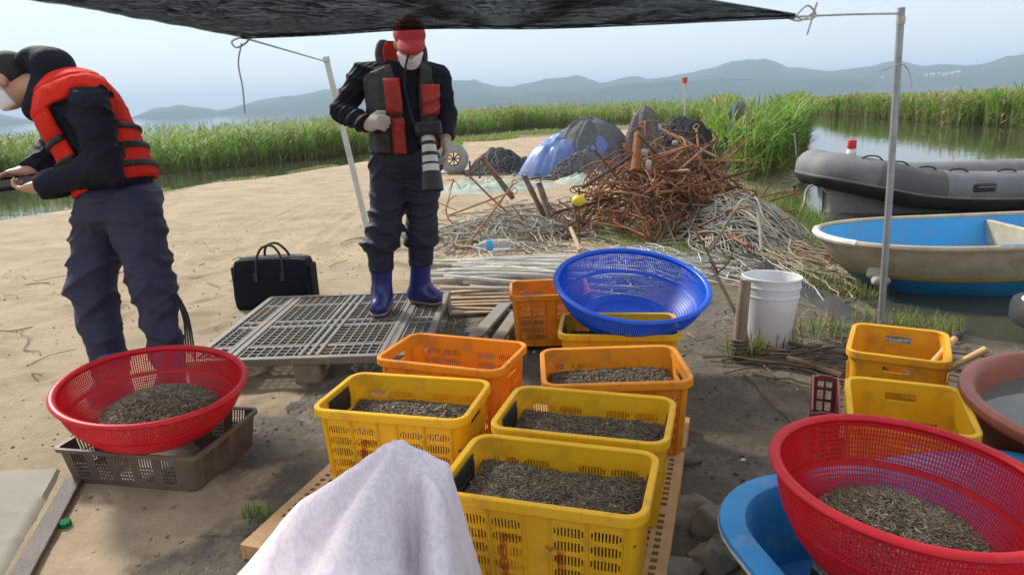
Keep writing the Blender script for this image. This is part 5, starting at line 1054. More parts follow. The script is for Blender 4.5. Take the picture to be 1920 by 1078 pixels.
t = thing('covered_net_pile', 'mound of fishing net under a blue tarpaulin and dark grey netting', 'net pile', (1.45, 13.4, float(gz(1.45, 13.4)))); mound('tarpaulin', (0, 0), 1.14, .86, .74, bluet, t, 3, .22, pw=3.2, pleat=.022, fr=4.); mound('net_cover', (.16, -.06), .98, .74, .93, gnet, t, 5, .10, base=.06, pw=2.2, pleat=.02); mound('net_bundle', (-.05, -.72), .68, .34, .42, vnet, t, 7, .3); mound('net_bundle', (.42, -.68), .3, .25, .52, vnet, t, 9, .4)
def draped(name, c, h, r, mat, label, seed, px=0.):
    z = np.linspace(0, 1, 18); prof = np.stack([r*(.34+.66*(1-z)**.9)*np.where(z > .8, np.sqrt(np.clip(1-((z-.8)/.2)**2, 0.002, 1)), 1), z*h], -1)
    def fold(P, th): f = 1+.22*np.sin(th*7+seed)[:, None]*(1-z*.7)+.10*np.sin(th*13+2*seed)[:, None]*(1-z)+.1*fbm2(np.cos(th)[:, None]*2+z, np.sin(th)[:, None]*2, 1., seed); P[..., 0] *= f; P[..., 1] *= f; P[..., 0] += px*z**2; return P
    mb = MB(); mb.lathe(prof, 64, None, fold); o = mb.build(name, mat, loc=(c[0], c[1], float(gz(c[0], c[1])))); return tag(o, label, 'net', 'nets hung to dry')
draped('hanging_net', (2.48, 12.9), 1.22, .42, vnet, 'violet-grey net draped tall beside the blue tarpaulin mound', 2, .06); draped('hanging_net', (4.26, 13.0), 1.22, .38, gnet, 'dark grey net hung to a point beside the near reed clump', 4, -.02)
t = thing('net_pile', 'broad dark net pile behind the rusty heap', 'net pile', (3.3, 13.6, float(gz(3.3, 13.6)))); mound('net_bundle', (0, 0), .8, .5, .82, gnet, t, 12, .3, pw=2.0); mound('net_bundle', (.35, -.2), .5, .4, .78, netd, t, 13, .4, pw=1.8); mound('net_bundle', (-.45, .05), .42, .35, .84, M('pinkish_net', (.32, .26, .24), (.2, .17, .16), rough=.95, bump=.7, bscale=50, bdist=.02), t, 14, .35)
t = thing('net_pile', 'small grey net pile between the reel and the blue tarpaulin', 'net pile', (-.15, 14.2, float(gz(-.15, 14.2)))); mound('net_bundle', (0, 0), .62, .4, .46, vnet, t, 15, .4); mound('net_bundle', (.45, -.2), .4, .3, .3, netd, t, 16, .4)
o = mound('fishing_net', (0, 0), 1.15, .62, .17, gren, None, 17, .6, fr=6.); o.location = (-.35, 11.4, float(gz(-.35, 11.4))-.02); tag(o, 'pale green net spread flat on the sand left of the blue tarpaulin', 'net')
o = mound('fishing_net', (0, 0), .8, .4, .16, gren, None, 18, .7, fr=6.); o.location = (1.55, 11.9, float(gz(1.55, 11.9))-.02); tag(o, 'pale green net at the front foot of the blue tarpaulin mound', 'net')
for i, (cx, cy, rx, ry, h_, lab) in enumerate([(1.6, 13.3, .75, .6, 1.0, 'grey cords of loose netting over the blue tarpaulin mound'), (3.3, 13.5, .7, .45, .98, 'tangled net cords over the broad dark net pile'), (-.1, 14.1, .6, .4, .45, 'net cords over the small grey pile near the reel'), (1.35, 12.65, .65, .3, .42, 'violet-grey net cords bunched at the front of the tarpaulin')]): tangle('net_cords', lab, cx, cy, rx, ry, h_, 130, .012, [gnet, vnet][i % 2], 90+i, None, .06, (.4, 1.0), 'net')
# reel
rc = np.array([-1.08, 14.3]); rgz = float(gz(*rc)); t = thing('cable_reel', 'round grey reel standing on the sand beside the photographer', 'reel', (rc[0], rc[1], rgz), math.radians(8)); reelm = M('reel_grey', (.33, .34, .32), (.25, .26, .24), rough=.7, dirt=(.2, .15, .1), damt=.3)
RX = Matrix.Rotation(math.pi/2, 4, 'X')
for k, yy in enumerate((-.10, .10)): mb = MB(); Mx = Matrix.Translation((0, yy, .30))@RX; mb.lathe([(.14, -.015), (.285, -.015), (.30, -.005), (.30, .005), (.285, .015), (.14, .015), (.14, -.015)], 40, Mx); mb.build('flange', reelm, t)
mb = MB(); mb.lathe([(.13, -.09), (.15, -.09), (.15, .09), (.13, .09)], 30, Matrix.Translation((0, 0, .30))@RX); mb.build('drum', rust3, t)
mb = MB()
for a in range(4): mb.tube([(math.cos(a*.785)*.15, -.1, .3+math.sin(a*.785)*.15), (-math.cos(a*.785)*.15, -.1, .3-math.sin(a*.785)*.15)], .014, 6)
mb.build('spokes', rust2, t)
t = thing('steel_stand', 'dark steel trestle legs standing in front of the reel', 'stand', (-.55, 11.9, float(gz(-.55, 11.9))))
for x, y in ((-.08, 0), (.08, 0)): mb = MB(); mb.tube([(x, y, 0), (x, y+.02, .42)], .018, 8); mb.build('leg', rust2, t)
for x in (-.05, .1): mb = MB(); mb.tube([(x-.15, -.1, .03), (x+.12, -.6, .03)], .022, 8); mb.build('foot', rust2, t)
yf = at(1085, 376, 6.7); b_ = sdf_part('buoy', lambda P: ell(P, (0, 0, 0), (.068, .062, .055)), (-.12,)*3, (.12,)*3, .012, M('yellow_float', (.78, .58, .02), rough=.45), loc=tuple(yf)); tag(b_, 'small bright yellow float hung among the anchors', 'float'); yf0 = yf
bar('rusty_bar', (yf0[0], yf0[1], float(gz(yf0[0], yf0[1]))-.02), yf0+np.array([.005, 0, .12]), .011, rust2, 'thin upright rod carrying the yellow float', 'rod')
# ------------------------------------------------------------------ pale poles, slats, planks, bottle
polem = M('bleached_bamboo', (.56, .53, .47), (.42, .39, .33), scale=10, rough=.75, bump=.2, bscale=60, dirt=(.3, .25, .18), damt=.3); slatm = M('brown_slat', (.42, .30, .19), (.30, .21, .13), scale=8, rough=.85, bump=.3, bscale=60, dirt=(.18, .13, .09), damt=.3)
R = np.random.default_rng(31)
for i in range(46):
    y = R.uniform(4.86, 5.9); z = .03+.10*math.sin((y-4.85)/1.05*math.pi)*R.uniform(.3, 1); x0 = R.uniform(-.72, -.3); ln = R.uniform(.9, 1.5); an = R.normal(-.16, .17); x1, y1 = x0+ln*math.cos(an), y+ln*math.sin(an); g0, g1 = float(gz(x0, y)), float(gz(x1, y1)); rr = R.uniform(.010, .019)
    mb = MB(); mb.tube(ease([(0, 0, g0+z), (ln*.5*math.cos(an), ln*.5*math.sin(an), (g0+g1)/2+z*1.05), (x1-x0, y1-y, g1+z*.8+R.normal(0, .012))], 6), [rr]*6, 7); tag(mb.build('pole', polem, loc=(x0, y, 0)), 'pale bleached pole in the low pile behind the photographer and orange crate', 'pole', 'pile of pale poles')
for i in range(9):
    x0, y0 = -.42+R.uniform(-.05, .1), 4.42+.055*i; ln = R.uniform(.35, .6); mb = MB(); mb.box((ln/2, 0, .02+.012*(i % 3)), (ln, R.uniform(.03, .055), .014), rotz(R.normal(-.08, .05)), b=.002); tag(mb.build('slat', slatm, smooth=False, loc=(x0, y0, float(gz(x0, y0)))), 'short brown wooden slat on the ground right of the grey pallet', 'slat', 'brown slats by the grey pallet')
for i, (a, b, w_, lab) in enumerate([((890, 632), (948, 568), .085, 'long grey plank pointing at the orange crate from the grey pallet'), ((930, 640), (968, 585), .075, 'short grey plank half under the rear orange crate')]):
    A_, B_ = gp(*a, .05), gp(*b, .05); d = B_-A_; mb = MB(); L_ = np.linalg.norm(d[:2]); mb.box((L_/2, 0, 0), (L_, w_, .022), b=.003); tag(mb.build('plank', M(f'grey_plank', (.24, .22, .19), (.17, .155, .13), scale=12, rough=.9, bump=.4, bscale=60), smooth=False, loc=(A_[0], A_[1], .045), rot=(0, 0, math.atan2(d[1], d[0]))), lab, 'plank')
bc_ = np.array([-.16, 5.66]); clear = bpy.data.materials.new('clear_plastic'); clear.use_nodes = True; pb_ = clear.node_tree.nodes['Principled BSDF']; pb_.inputs['Transmission Weight'].default_value = .8; pb_.inputs['Roughness'].default_value = .12; pb_.inputs['IOR'].default_value = 1.2; pb_.inputs['Base Color'].default_value = (.88, .92, .95, 1)
t = thing('bottle', 'clear plastic bottle with blue label lying on the pale poles', 'bottle', (bc_[0]+.16, bc_[1], float(gz(*bc_))+.215), rot=(0, -math.pi/2, .05)); mb = MB(); mb.lathe([(.001, 0), (.04, 0), (.046, .008), (.046, .10), (.044, .105), (.046, .11), (.046, .20), (.03, .245), (.016, .265), (.015, .29)], 24); mb.build('shell', clear, t); mb = MB(); mb.lathe([(.0468, .145), (.0468, .195)], 24); mb.build('wrap_label', M('blue_label', (.05, .36, .68), rough=.4), t); mb = MB(); mb.lathe([(.017, .283), (.017, .303), (.001, .304)], 16); mb.build('cap', bw, t)
# ------------------------------------------------------------------ boats
cream = M('stained_gelcoat', (.48, .40, .28), (.36, .29, .19), scale=5, rough=.55, bump=.12, bscale=40, dirt=(.22, .16, .09), dscale=9, damt=.4); skyb = M('boat_blue', (.02, .24, .50), (.025, .19, .40), scale=4, rough=.5, bump=.1, dirt=(.16, .22, .24), dscale=5, damt=.3); skin_b = M('boat_inner_blue', (.03, .33, .64), (.03, .27, .55), scale=4, rough=.5, dirt=(.30, .28, .22), dscale=4, damt=.38); ystr = M('yellow_stripe', (.55, .36, .03), rough=.55, dirt=(.3, .2, .06), damt=.4); wgw = M('worn_white', (.66, .64, .60), (.5, .46, .4), scale=12, rough=.6, dirt=(.3, .27, .22), damt=.4)
def outline(L_, bm, x0, n=60, pw=2.3, bl=1.0):
    xs = np.concatenate([np.linspace(0, 1, n)**2.2]); y = bm*np.clip(1-(1-np.clip(xs*(L_-x0)/bl, 0, 1))**pw, 0, 1)**(1/pw); X = x0+xs*(L_-x0)
    return np.vstack([np.stack([X[::-1], -y[::-1]], -1), np.stack([X[1:], y[1:]], -1)])
SK = thing('skiff', 'small open skiff with bright blue inside, cream sides and yellow stripe', 'boat', (2.44, 5.33, WATER-.025), math.radians(0)); SL, SB = 3.4, .66
def lev(z, off=0.): h = np.clip((z+.10)/.52, 0, 1); o = outline(SL, SB*(.60+.40*h**.7)-off, .50*(1-h)**1.3+off); return np.hstack([o, np.full((len(o), 1), z)+.01*np.exp(-o[:, :1]/.5)*h])
def skin_(zs, mat, nm, off=0.): mb = MB(); mb.grid(np.stack([lev(z, off) for z in zs], 1)); return mb.build(nm, mat, SK, ang=None)
skin_([-.10, -.02, .08, .155], skyb, 'lower_hull'); skin_([.153, .165, .178], ystr, 'stripe', -.006); skin_([.175, .25, .33, .41], cream, 'upper_hull'); skin_([.41, .30, .18, .10], skin_b, 'inner_hull', .035)
fl = lev(.10, .035); mb = MB(); n = len(fl); mid = (n-1)//2; P = np.stack([fl[:mid+1], fl[mid:][::-1]], 1); mb.grid(P); mb.build('floor', skin_b, SK)
g_ = lev(.415, .012); mb = MB(); mb.tube(g_, .024, 8); mb.build('gunwale', cream, SK); gi = np.where(g_[:, 0] < .12)[0]; mb = MB(); mb.tube(g_[gi], .028, 8); mb.build('bow_cap', wgw, SK)
mb = MB(); mb.box((1.72, 0, .25), (.05, 1.20, .27), b=.006); mb.build('bulkhead', cream, SK, smooth=False); mb = MB(); mb.box((2.5, 0, .36), (.3, 1.2, .03), b=.006); mb.build('thwart', cream, SK, smooth=False); mb = MB(); mb.box((SL+.01, 0, .17), (.04, 1.27, .50), b=.01); mb.build('transom', cream, SK, smooth=False)
gi = np.where((g_[:, 0] > .95) & (g_[:, 0] < 2.4) & (g_[:, 1] < 0))[0]; mb = MB(); P = g_[gi].copy(); P[:, 2] += .012; P[:, 1] += .004; mb.tube(P, .0165, 6); mb.build('worn_paint_strip', skin_b, SK)
# inflatable
pvcg = M('grey_hypalon', (.19, .188, .195), (.145, .143, .15), scale=3, rough=.6, r2=.8, bump=.08, bscale=60, dirt=(.12, .11, .10), dscale=2.5, damt=.5); pvcd = M('dark_patch', (.105, .10, .10), (.08, .078, .078), rough=.8, bump=.2, bscale=90, dirt=(.25, .21, .16), damt=.4); rub = M('black_rubber', (.018, .018, .019), (.03, .03, .03), rough=.7, bump=.1, dirt=(.1, .09, .08), damt=.25); seam = M('pale_seam', (.30, .28, .25), rough=.7)
IN = thing('inflatable_boat', 'grey inflatable dinghy with black rubbing strake moored behind the skiff', 'boat', (3.93, 8.85, WATER-.05)); 
near_p = [(0, 0, .60), (.10, -.32, .585), (.45, -.56, .50), (.95, -.64, .38), (1.6, -.66, .32), (2.6, -.68, .30), (4.2, -.72, .30)]
ctr = ease(near_p, 60); far_ = ctr.copy(); far_[:, 1] *= -1; cl_ = np.vstack([ctr[::-1], far_[1:]])
mb = MB(); rr = .235-.03*np.exp(-np.abs(np.arange(len(cl_))-59)/12.); mb.tube(cl_, rr, 20); mb.build('tube', pvcg, IN, ang=None)
def strip_on(path, r, a0, a1, out, n=8):
    t_ = np.gradient(path, axis=0); t_ /= np.linalg.norm(t_, axis=1)[:, None]; sd = np.cross(t_, [0, 0, 1.]); sd /= np.linalg.norm(sd, axis=1)[:, None]; up = np.cross(sd, t_); a = np.linspace(a0, a1, n); return path[:, None]+(r[:, None]+out)[..., None]*(np.cos(a)[None, :, None]*sd[:, None]+np.sin(a)[None, :, None]*up[:, None])
SG = 1.0 if strip_on(cl_, rr, 0, .1, 0)[30, 0, 1] < cl_[30, 1] else -1.0
def istrip(nm, i0, i1, a0, a1, out, mat): 
    P = strip_on(cl_, rr, a0 if SG > 0 else math.pi-a0, a1 if SG > 0 else math.pi-a1, out)[i0:i1]; Pi = strip_on(cl_, rr, a0 if SG > 0 else math.pi-a0, a1 if SG > 0 else math.pi-a1, -.01)[i0:i1]; mb = MB(); mb.grid(P); mb.grid(Pi[:, ::-1]); mb.grid(np.stack([P[:, 0], Pi[:, 0]], 1)); mb.grid(np.stack([Pi[:, -1], P[:, -1]], 1)); return mb.build(nm, mat, IN, ang=30)
istrip('rub_strake', 0, 119, -1.05, -.30, .022, rub); istrip('seam', 0, 119, -.29, -.21, .008, seam); istrip('wear_patch', 26, 40, -.2, 1.9, .004, pvcd)
hp = ctr[34]+np.array([0, -.235, .02]); mb = MB(); mb.box(hp+np.array([.35, .002, .02]), (.26, .03, .10), b=.014); hd_ = mb.build('handle_patch', rub, IN); mb = MB(); mb.tube(ease([hp+np.array([.25, -.02, .03]), hp+np.array([.35, -.05, .03]), hp+np.array([.45, -.02, .03])], 8), .012, 6); mb.build('grip', pvcd, hd_)
for i, k in enumerate((18, 24, 30, 36, 43, 50)): c = ctr[k]+np.array([0, -.03, rr[59]*1.02]); mb = MB(); mb.tube(ease([c+np.array([-.14, 0, -.01]), c+np.array([-.05, 0, .045]), c+np.array([.08, 0, .04]), c+np.array([.15, 0, -.01])], 12), .010, 6); mb.build('grab_rope', rub, IN)
P = np.stack([ctr+np.array([.05, .10, -.2]), np.stack([ctr[:, 0]+.1, ctr[:, 1]*.5, ctr[:, 2]*.3-.25], -1), np.stack([ctr[:, 0]+.2, ctr[:, 1]*0, ctr[:, 2]*.3-.3], -1)], 1); mb = MB(); mb.grid(P); P2 = P.copy(); P2[..., 1] *= -1; mb.grid(P2[:, ::-1]); mb.build('hull', M('pale_hull', (.45, .44, .42), rough=.6), IN)
lp = np.array([4.18, 8.50, WATER+.70]); t = thing('float_marker', 'red-topped white canister standing on the dinghy bow', 'canister', tuple(lp)); mb = MB(); mb.lathe([(.001, 0), (.055, 0), (.058, .01), (.055, .08), (.04, .10), (.036, .12)], 24); mb.build('base', wgw, t); mb = MB(); mb.lathe([(.036, .10), (.05, .105), (.052, .115), (.050, .195), (.046, .205), (.001, .207)], 24); mb.build('cap', M('red_cap_plastic', (.55, .02, .02), rough=.4), t)
rope('mooring_line', [np.array([3.98, 8.72, .25]), np.array([3.72, 8.6, .18]), np.array([3.6, 8.4, .03]), np.array([3.45, 8.2, -.08])], .012, 'frayed mooring rope hanging from the dinghy bow', ropep, loops=[[(3.99, 8.6, .38), (3.85, 8.55, .26), (3.94, 8.5, .12), (4.06, 8.5, .26)]])
# white boat cut by the right edge
t = thing('small_boat', 'white-decked small boat with black rubber edge at the right border', 'boat', (3.74, 3.66, float(gz(2.9, 3.6))), math.radians(-8)); cols = rrect(.78, .34, .24, [-.4, 0, .4], [], 8)
mb = MB(); P = np.array([[(x*k, y*k, z) for k, z in ((.98, .235), (.9, .25), (.5, .26), (.001, .262))] for x, y, *_ in cols]); mb.grid(P, cu=True); mb.build('deck', wgw, t); mb = MB(); sweep_rim(mb, cols, [(-.02, .24), (.02, .235), (.03, .20), (.03, .13), (.01, .10), (-.05, .12)]); mb.build('rub_rail', rub, t); mb = MB(); P = np.array([[(x*k, y*k, z) for k, z in ((.97, .12), (.85, .03), (.6, .0), (.001, .0))] for x, y, *_ in cols]); mb.grid(P, cu=True); mb.build('hull', wgw, t)
# string of floats below the skiff bow
for i, (px, py, Yd, s_) in enumerate([(1606, 490, 5.35, .06), (1622, 500, 5.2, .075), (1634, 497, 5.1, .06), (1645, 512, 5.0, .065), (1651, 526, 4.92, .055)]):
    c = at(px, py, Yd); b_ = sdf_part('foam_float', lambda P: ell(P, (0, 0, 0), (s_*1.25, s_, s_*.85))-.15*s_*vnoise(P*26, 60+i), (-.14,)*3, (.14,)*3, .012, foam, loc=tuple(c)); tag(b_, f"{['small leftmost', 'big upper', 'middle', 'lower', 'lowest'][i]} white foam float in the string under the skiff bow", 'float', 'floats under the skiff bow')
rope('float_line', [at(1590, 486, 5.4), at(1622, 508, 5.12), at(1645, 520, 4.93), at(1655, 540, 4.85)], .008, 'dark cord stringing the white floats under the skiff bow', strapm)
# ------------------------------------------------------------------ tubs
terr = M('terracotta_rubber', (.27, .075, .04), (.22, .06, .034), scale=5, rough=.5, bump=.08, dirt=(.30, .17, .11), dscale=6, damt=.35); tw = bpy.data.materials.new('tub_water'); tw.use_nodes = True; _p = tw.node_tree.nodes['Principled BSDF']; _p.inputs['Base Color'].default_value = (.10, .10, .095, 1); _p.inputs['Roughness'].default_value = .04; _p.inputs['IOR'].default_value = 1.33
tz = float(gz(2.06, 2.02)); t = thing('rubber_tub', 'big round reddish-brown rubber tub of grey water at the right edge', 'tub', (2.06, 2.02, tz)); mb = MB(); mb.lathe([(.001, .0), (.40, .0), (.42, .01), (.505, .30), (.515, .305), (.545, .31), (.552, .325), (.548, .342), (.53, .35), (.51, .347), (.498, .33), (.49, .30), (.40, .03), (.001, .03)], 80); mb.build('shell', terr, t, ang=50); mb = MB(); mb.lathe([(.001, .262), (.25, .262), (.478, .262)], 64); mb.build('water_surface', tw, t)
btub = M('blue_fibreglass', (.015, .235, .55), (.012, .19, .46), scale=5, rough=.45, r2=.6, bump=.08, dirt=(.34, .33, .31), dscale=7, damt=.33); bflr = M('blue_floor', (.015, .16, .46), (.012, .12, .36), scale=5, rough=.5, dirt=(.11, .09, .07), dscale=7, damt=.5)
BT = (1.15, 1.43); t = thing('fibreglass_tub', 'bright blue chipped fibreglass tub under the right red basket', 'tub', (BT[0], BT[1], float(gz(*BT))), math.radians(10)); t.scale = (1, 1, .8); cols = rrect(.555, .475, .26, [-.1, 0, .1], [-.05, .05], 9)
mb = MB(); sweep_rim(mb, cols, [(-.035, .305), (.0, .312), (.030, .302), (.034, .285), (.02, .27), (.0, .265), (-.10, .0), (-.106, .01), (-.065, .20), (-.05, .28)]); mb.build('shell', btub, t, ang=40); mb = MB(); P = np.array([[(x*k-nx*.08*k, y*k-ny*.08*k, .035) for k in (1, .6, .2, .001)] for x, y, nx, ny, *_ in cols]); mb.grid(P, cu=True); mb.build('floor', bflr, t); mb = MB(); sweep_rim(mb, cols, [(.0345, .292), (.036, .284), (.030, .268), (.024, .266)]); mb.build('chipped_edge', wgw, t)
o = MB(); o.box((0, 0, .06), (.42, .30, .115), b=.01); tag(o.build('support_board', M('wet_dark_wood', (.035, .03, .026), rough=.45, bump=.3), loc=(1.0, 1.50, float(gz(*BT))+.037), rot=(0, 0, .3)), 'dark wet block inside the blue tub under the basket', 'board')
# ------------------------------------------------------------------ wooden-handled tools
hndl = M('varnished_handle', (.58, .36, .15), (.50, .29, .11), scale=12, rough=.45, bump=.1, dirt=(.3, .2, .1), damt=.2)
for i, (a, b, lab, tip) in enumerate([((1728, 702, 2.70), (1797, 628, 2.92), 'wooden tool handle with black grip standing in the amber crate', True), ((1748, 706, 2.68), (1849, 655, 2.66), 'plain wooden tool handle lying across the crates toward the brown tub', False)]):
    A_, B_ = at(*a), at(*b); d = B_-A_; L_ = np.linalg.norm(d); t = thing('hand_tool', lab, 'tool', tuple(A_)); t.rotation_euler = Vector(tuple(d)).to_track_quat('Z', 'Y').to_euler()
    mb = MB(); mb.tube([(0, 0, -.05), (0, 0, L_*.4), (0, 0, L_*.8), (0, 0, L_)], [.0125, .0135, .0145, .0155], 12); mb.build('handle', hndl, t)
    if tip: mb = MB(); mb.tube([(0, 0, L_*.90), (0, 0, L_*.96), (0, 0, L_*1.03)], [.018, .021, .016], 12); mb.build('grip', rub, t)
    mb = MB(); mb.tube([(0, 0, -.02), (0, 0, .045)], .0155, 12); mb.build('ferrule', whl if tip else steel, t); mb = MB(); mb.box((0, 0, -.07), (.03, .005, .06), b=.002); mb.build('blade', steel, t)
# ------------------------------------------------------------------ lavender cloth
def cloth_pat(nt, co, colr):
    L = nt.links.new; nz = _n(nt, 'ShaderNodeTexNoise'); nz.inputs['Scale'].default_value = 14; nz.inputs['Detail'].default_value = 2; L(co, nz.inputs['Vector']); mxv = _n(nt, 'ShaderNodeVectorMath', operation='MULTIPLY_ADD'); L(nz.outputs['Color'], mxv.inputs[0]); mxv.inputs[1].default_value = (.16, .16, .16); L(co, mxv.inputs[2])
    w_ = _n(nt, 'ShaderNodeTexNoise'); w_.inputs['Scale'].default_value = 26; w_.inputs['Detail'].default_value = 1.5; w_.inputs['Distortion'].default_value = 3.2; L(co, w_.inputs['Vector']); r = _n(nt, 'ShaderNodeMapRange'); L(w_.outputs[0], r.inputs[0]); r.inputs[1].default_value = .49; r.inputs[2].default_value = .55; r.inputs[4].default_value = .45
    mx = _n(nt, 'ShaderNodeMix', data_type='RGBA'); L(r.outputs[0], mx.inputs[0]); L(colr, mx.inputs[6]); mx.inputs[7].default_value = (.64, .53, .63, 1); return mx.outputs[2]
clm = M('lavender_floral_cloth', (.82, .75, .79), (.78, .70, .75), scale=4, rough=.8, bump=.15, bscale=300, transl=.15, dirt=(.42, .31, .28), dscale=9, damt=.18, extra=cloth_pat)
A_ = at(748, 826, 1.45); xs, ys = np.meshgrid(np.linspace(-.98, .06, 130), np.linspace(.80, 1.64, 110), indexing='ij'); ax_, ay_ = A_[0], A_[1]
def cloth_z(x, y):
    dx, dy = x-ax_, y-ay_; th = np.arctan2(dy, dx); w_ = .35*fbm2(x, y, 3.5, 3)*.06
    lft = 1.0*np.maximum(0, -dx-.008); rgt = .95*np.clip(dx-.01, 0, .10)+5.5*np.maximum(0, dx-.108-.05*np.clip(-dy, 0, .3)); frn = .62*np.maximum(0, -dy-.02); bck = 3.0*np.maximum(0, dy-.015-.25*np.clip(dx, 0, .14))
    z = A_[2]-np.sqrt(lft**2+.35*frn**2+.0004)*1-.55*frn-rgt-bck+.03
    r_ = np.hypot(dx, dy); z += .055*np.clip(r_/.25, 0, 1)*np.sin(th*6.0+1.1+fbm2(x, y, 2.5, 8)*2.)*np.clip(1.3-r_, 0, 1)*(dy < .05)-.17*np.exp(-np.abs((dx-.028+.06*dy)/.022)**1.3)*np.clip(-dy/.12, 0, 1)*np.exp(dy/.5)+.045*np.exp(-((dx-.085+.05*dy)/.03)**2)*np.clip(-dy/.12, 0, 1)
    return z+.030*(.5-np.abs(fbm2(x*.8+.6*y, y*.35-.2*x, 5.0, 12, 2))*2)+.006*(.5-np.abs(fbm2(x-.5*y, y*.5, 13., 13, 2))*2)+.0015*fbm2(x, y, 30., 14)
Zc = np.maximum(cloth_z(xs, ys), gz(xs, ys)+.012+.012*np.abs(fbm2(xs, ys, 6., 9))); P = np.stack([xs, ys, Zc], -1); b = np.array([ax_, ay_, 0.]); mb = MB(); mb.grid(P-b); P2 = P-b; P2[..., 2] -= .003; mb.grid(P2[:, ::-1]); tag(mb.build('cloth', clm, loc=tuple(b), ang=None), 'pale lavender floral cloth draped to a peak in the foreground', 'cloth')
# ------------------------------------------------------------------ ground sheet, plank, cap, stones
shm_ = M('sand_coloured_sheet', (.26, .245, .19), (.21, .195, .15), scale=3, rough=.85, bump=.15, bscale=60, dirt=(.24, .18, .12), dscale=5, damt=.35); c4 = [np.array([-3.3, 2.55]), np.array([-1.84, 2.545]), np.array([-1.55, 1.72]), np.array([-3.3, 1.5])]
u, v = np.meshgrid(np.linspace(0, 1, 60), np.linspace(0, 1, 50), indexing='ij'); XY = c4[0]*((1-u)*(1-v))[..., None]+c4[1]*(u*(1-v))[..., None]+c4[2]*(u*v)[..., None]+c4[3]*((1-u)*v)[..., None]; XY[:, 0, 1] += .03*fbm2(np.linspace(0, 6, 60), np.zeros(60), 1., 3); cre = .006*np.exp(-((XY[..., 1]-2.2+.25*(XY[..., 0]+1.8)+.05*fbm2(XY[..., 0], XY[..., 1], 2., 8))/.012)**2)+.005*np.exp(-((XY[..., 1]-2.03-.28*(XY[..., 0]+1.8)+.06*fbm2(XY[..., 0], XY[..., 1], 2., 5))/.010)**2)
Zs = gz(XY[..., 0], XY[..., 1])*.3+.014+cre+.003*fbm2(XY[..., 0], XY[..., 1], 3., 4); edge = np.minimum(np.minimum(u, 1-u), np.minimum(v, 1-v)); Zs = np.where(edge <= 0, Zs-.03, Zs); P = np.dstack([XY, Zs]); b = np.array([-2.4, 2.1, 0]); mb = MB(); mb.grid((P-b)[:, ::-1]); tag(mb.build('ground_sheet', shm_, loc=tuple(b), ang=50), 'creased sand-coloured sheet spread flat in the lower left corner', 'sheet')
A_, B_ = np.array([-1.735, 2.44]), np.array([-1.50, 1.70]); d = B_-A_; mb = MB(); mb.box((np.linalg.norm(d)/2, 0, .004), (np.linalg.norm(d), .066, .016), b=.003); tag(mb.build('plank', M('wet_plank', (.10, .072, .058), (.05, .038, .032), scale=5, rough=.7, bump=.4, bscale=70, dirt=(.045, .04, .036), dscale=2.5, damt=.6), smooth=False, loc=(A_[0], A_[1], .012), rot=(0, 0, math.atan2(d[1], d[0]))), 'dark flat strip of wood along the edge of the creased sheet', 'plank')
c = gp(122, 980, .01); mb = MB(); a = np.arange(48)*2*math.pi/48; 
def ridg(P, th): P[:, 1:4, :2] *= (1+.03*np.sign(np.sin(th*16)))[:, None, None]; return P
mb.lathe([(.001, .018), (.017, .018), (.019, .016), (.0195, .001), (.017, 0)], 64, None, ridg); tag(mb.build('bottle_cap', M('green_cap', (.010, .16, .05), rough=.8, spec=.1), loc=(c[0], c[1], float(gz(c[0], c[1]))+.002), rot=(.15, .1, 0)), 'small green bottle cap on the sand at lower left', 'bottle cap')
stn = M('grey_stone', (.20, .165, .125), (.13, .11, .085), scale=12, rough=.85, bump=.5, bscale=50, dirt=(.09, .075, .06), damt=.4)
for i, (px, py, s_, lab) in enumerate([(1300, 950, .075, 'flat grey stone beside the tan pallet edge'), (1352, 985, .085, 'larger brownish stone left of the blue tub'), (1335, 1040, .07, 'dark stone in the mud at bottom, left of the blue tub'), (1290, 855, .045, 'small dark stone at the corner of the orange crate'), (1362, 1010, .05, 'muddy stone touching the blue tub rim'), (1275, 1060, .06, 'muddy stone at the bottom edge beside the tan pallet')]):
    c = gp(px, py, .02); Rn = np.random.default_rng(70+i); nn_ = Rn.normal(0, 1, (13, 3)); nn_ /= np.linalg.norm(nn_, axis=1)[:, None]; rr_ = Rn.uniform(.75, 1.1, 13)*np.linalg.norm(nn_*np.array([1.2, .9, .45]), axis=1)*s_; b_ = sdf_part('stone', lambda P: np.max(P@nn_.T-rr_, axis=1)-.10*s_*vnoise(P*40, 80+i), (-.17,)*3, (.17,)*3, .010, stn, loc=(c[0], c[1], float(gz(c[0], c[1]))+s_*.15), ang=60); tag(b_, lab, 'stone', 'stones in the mud')
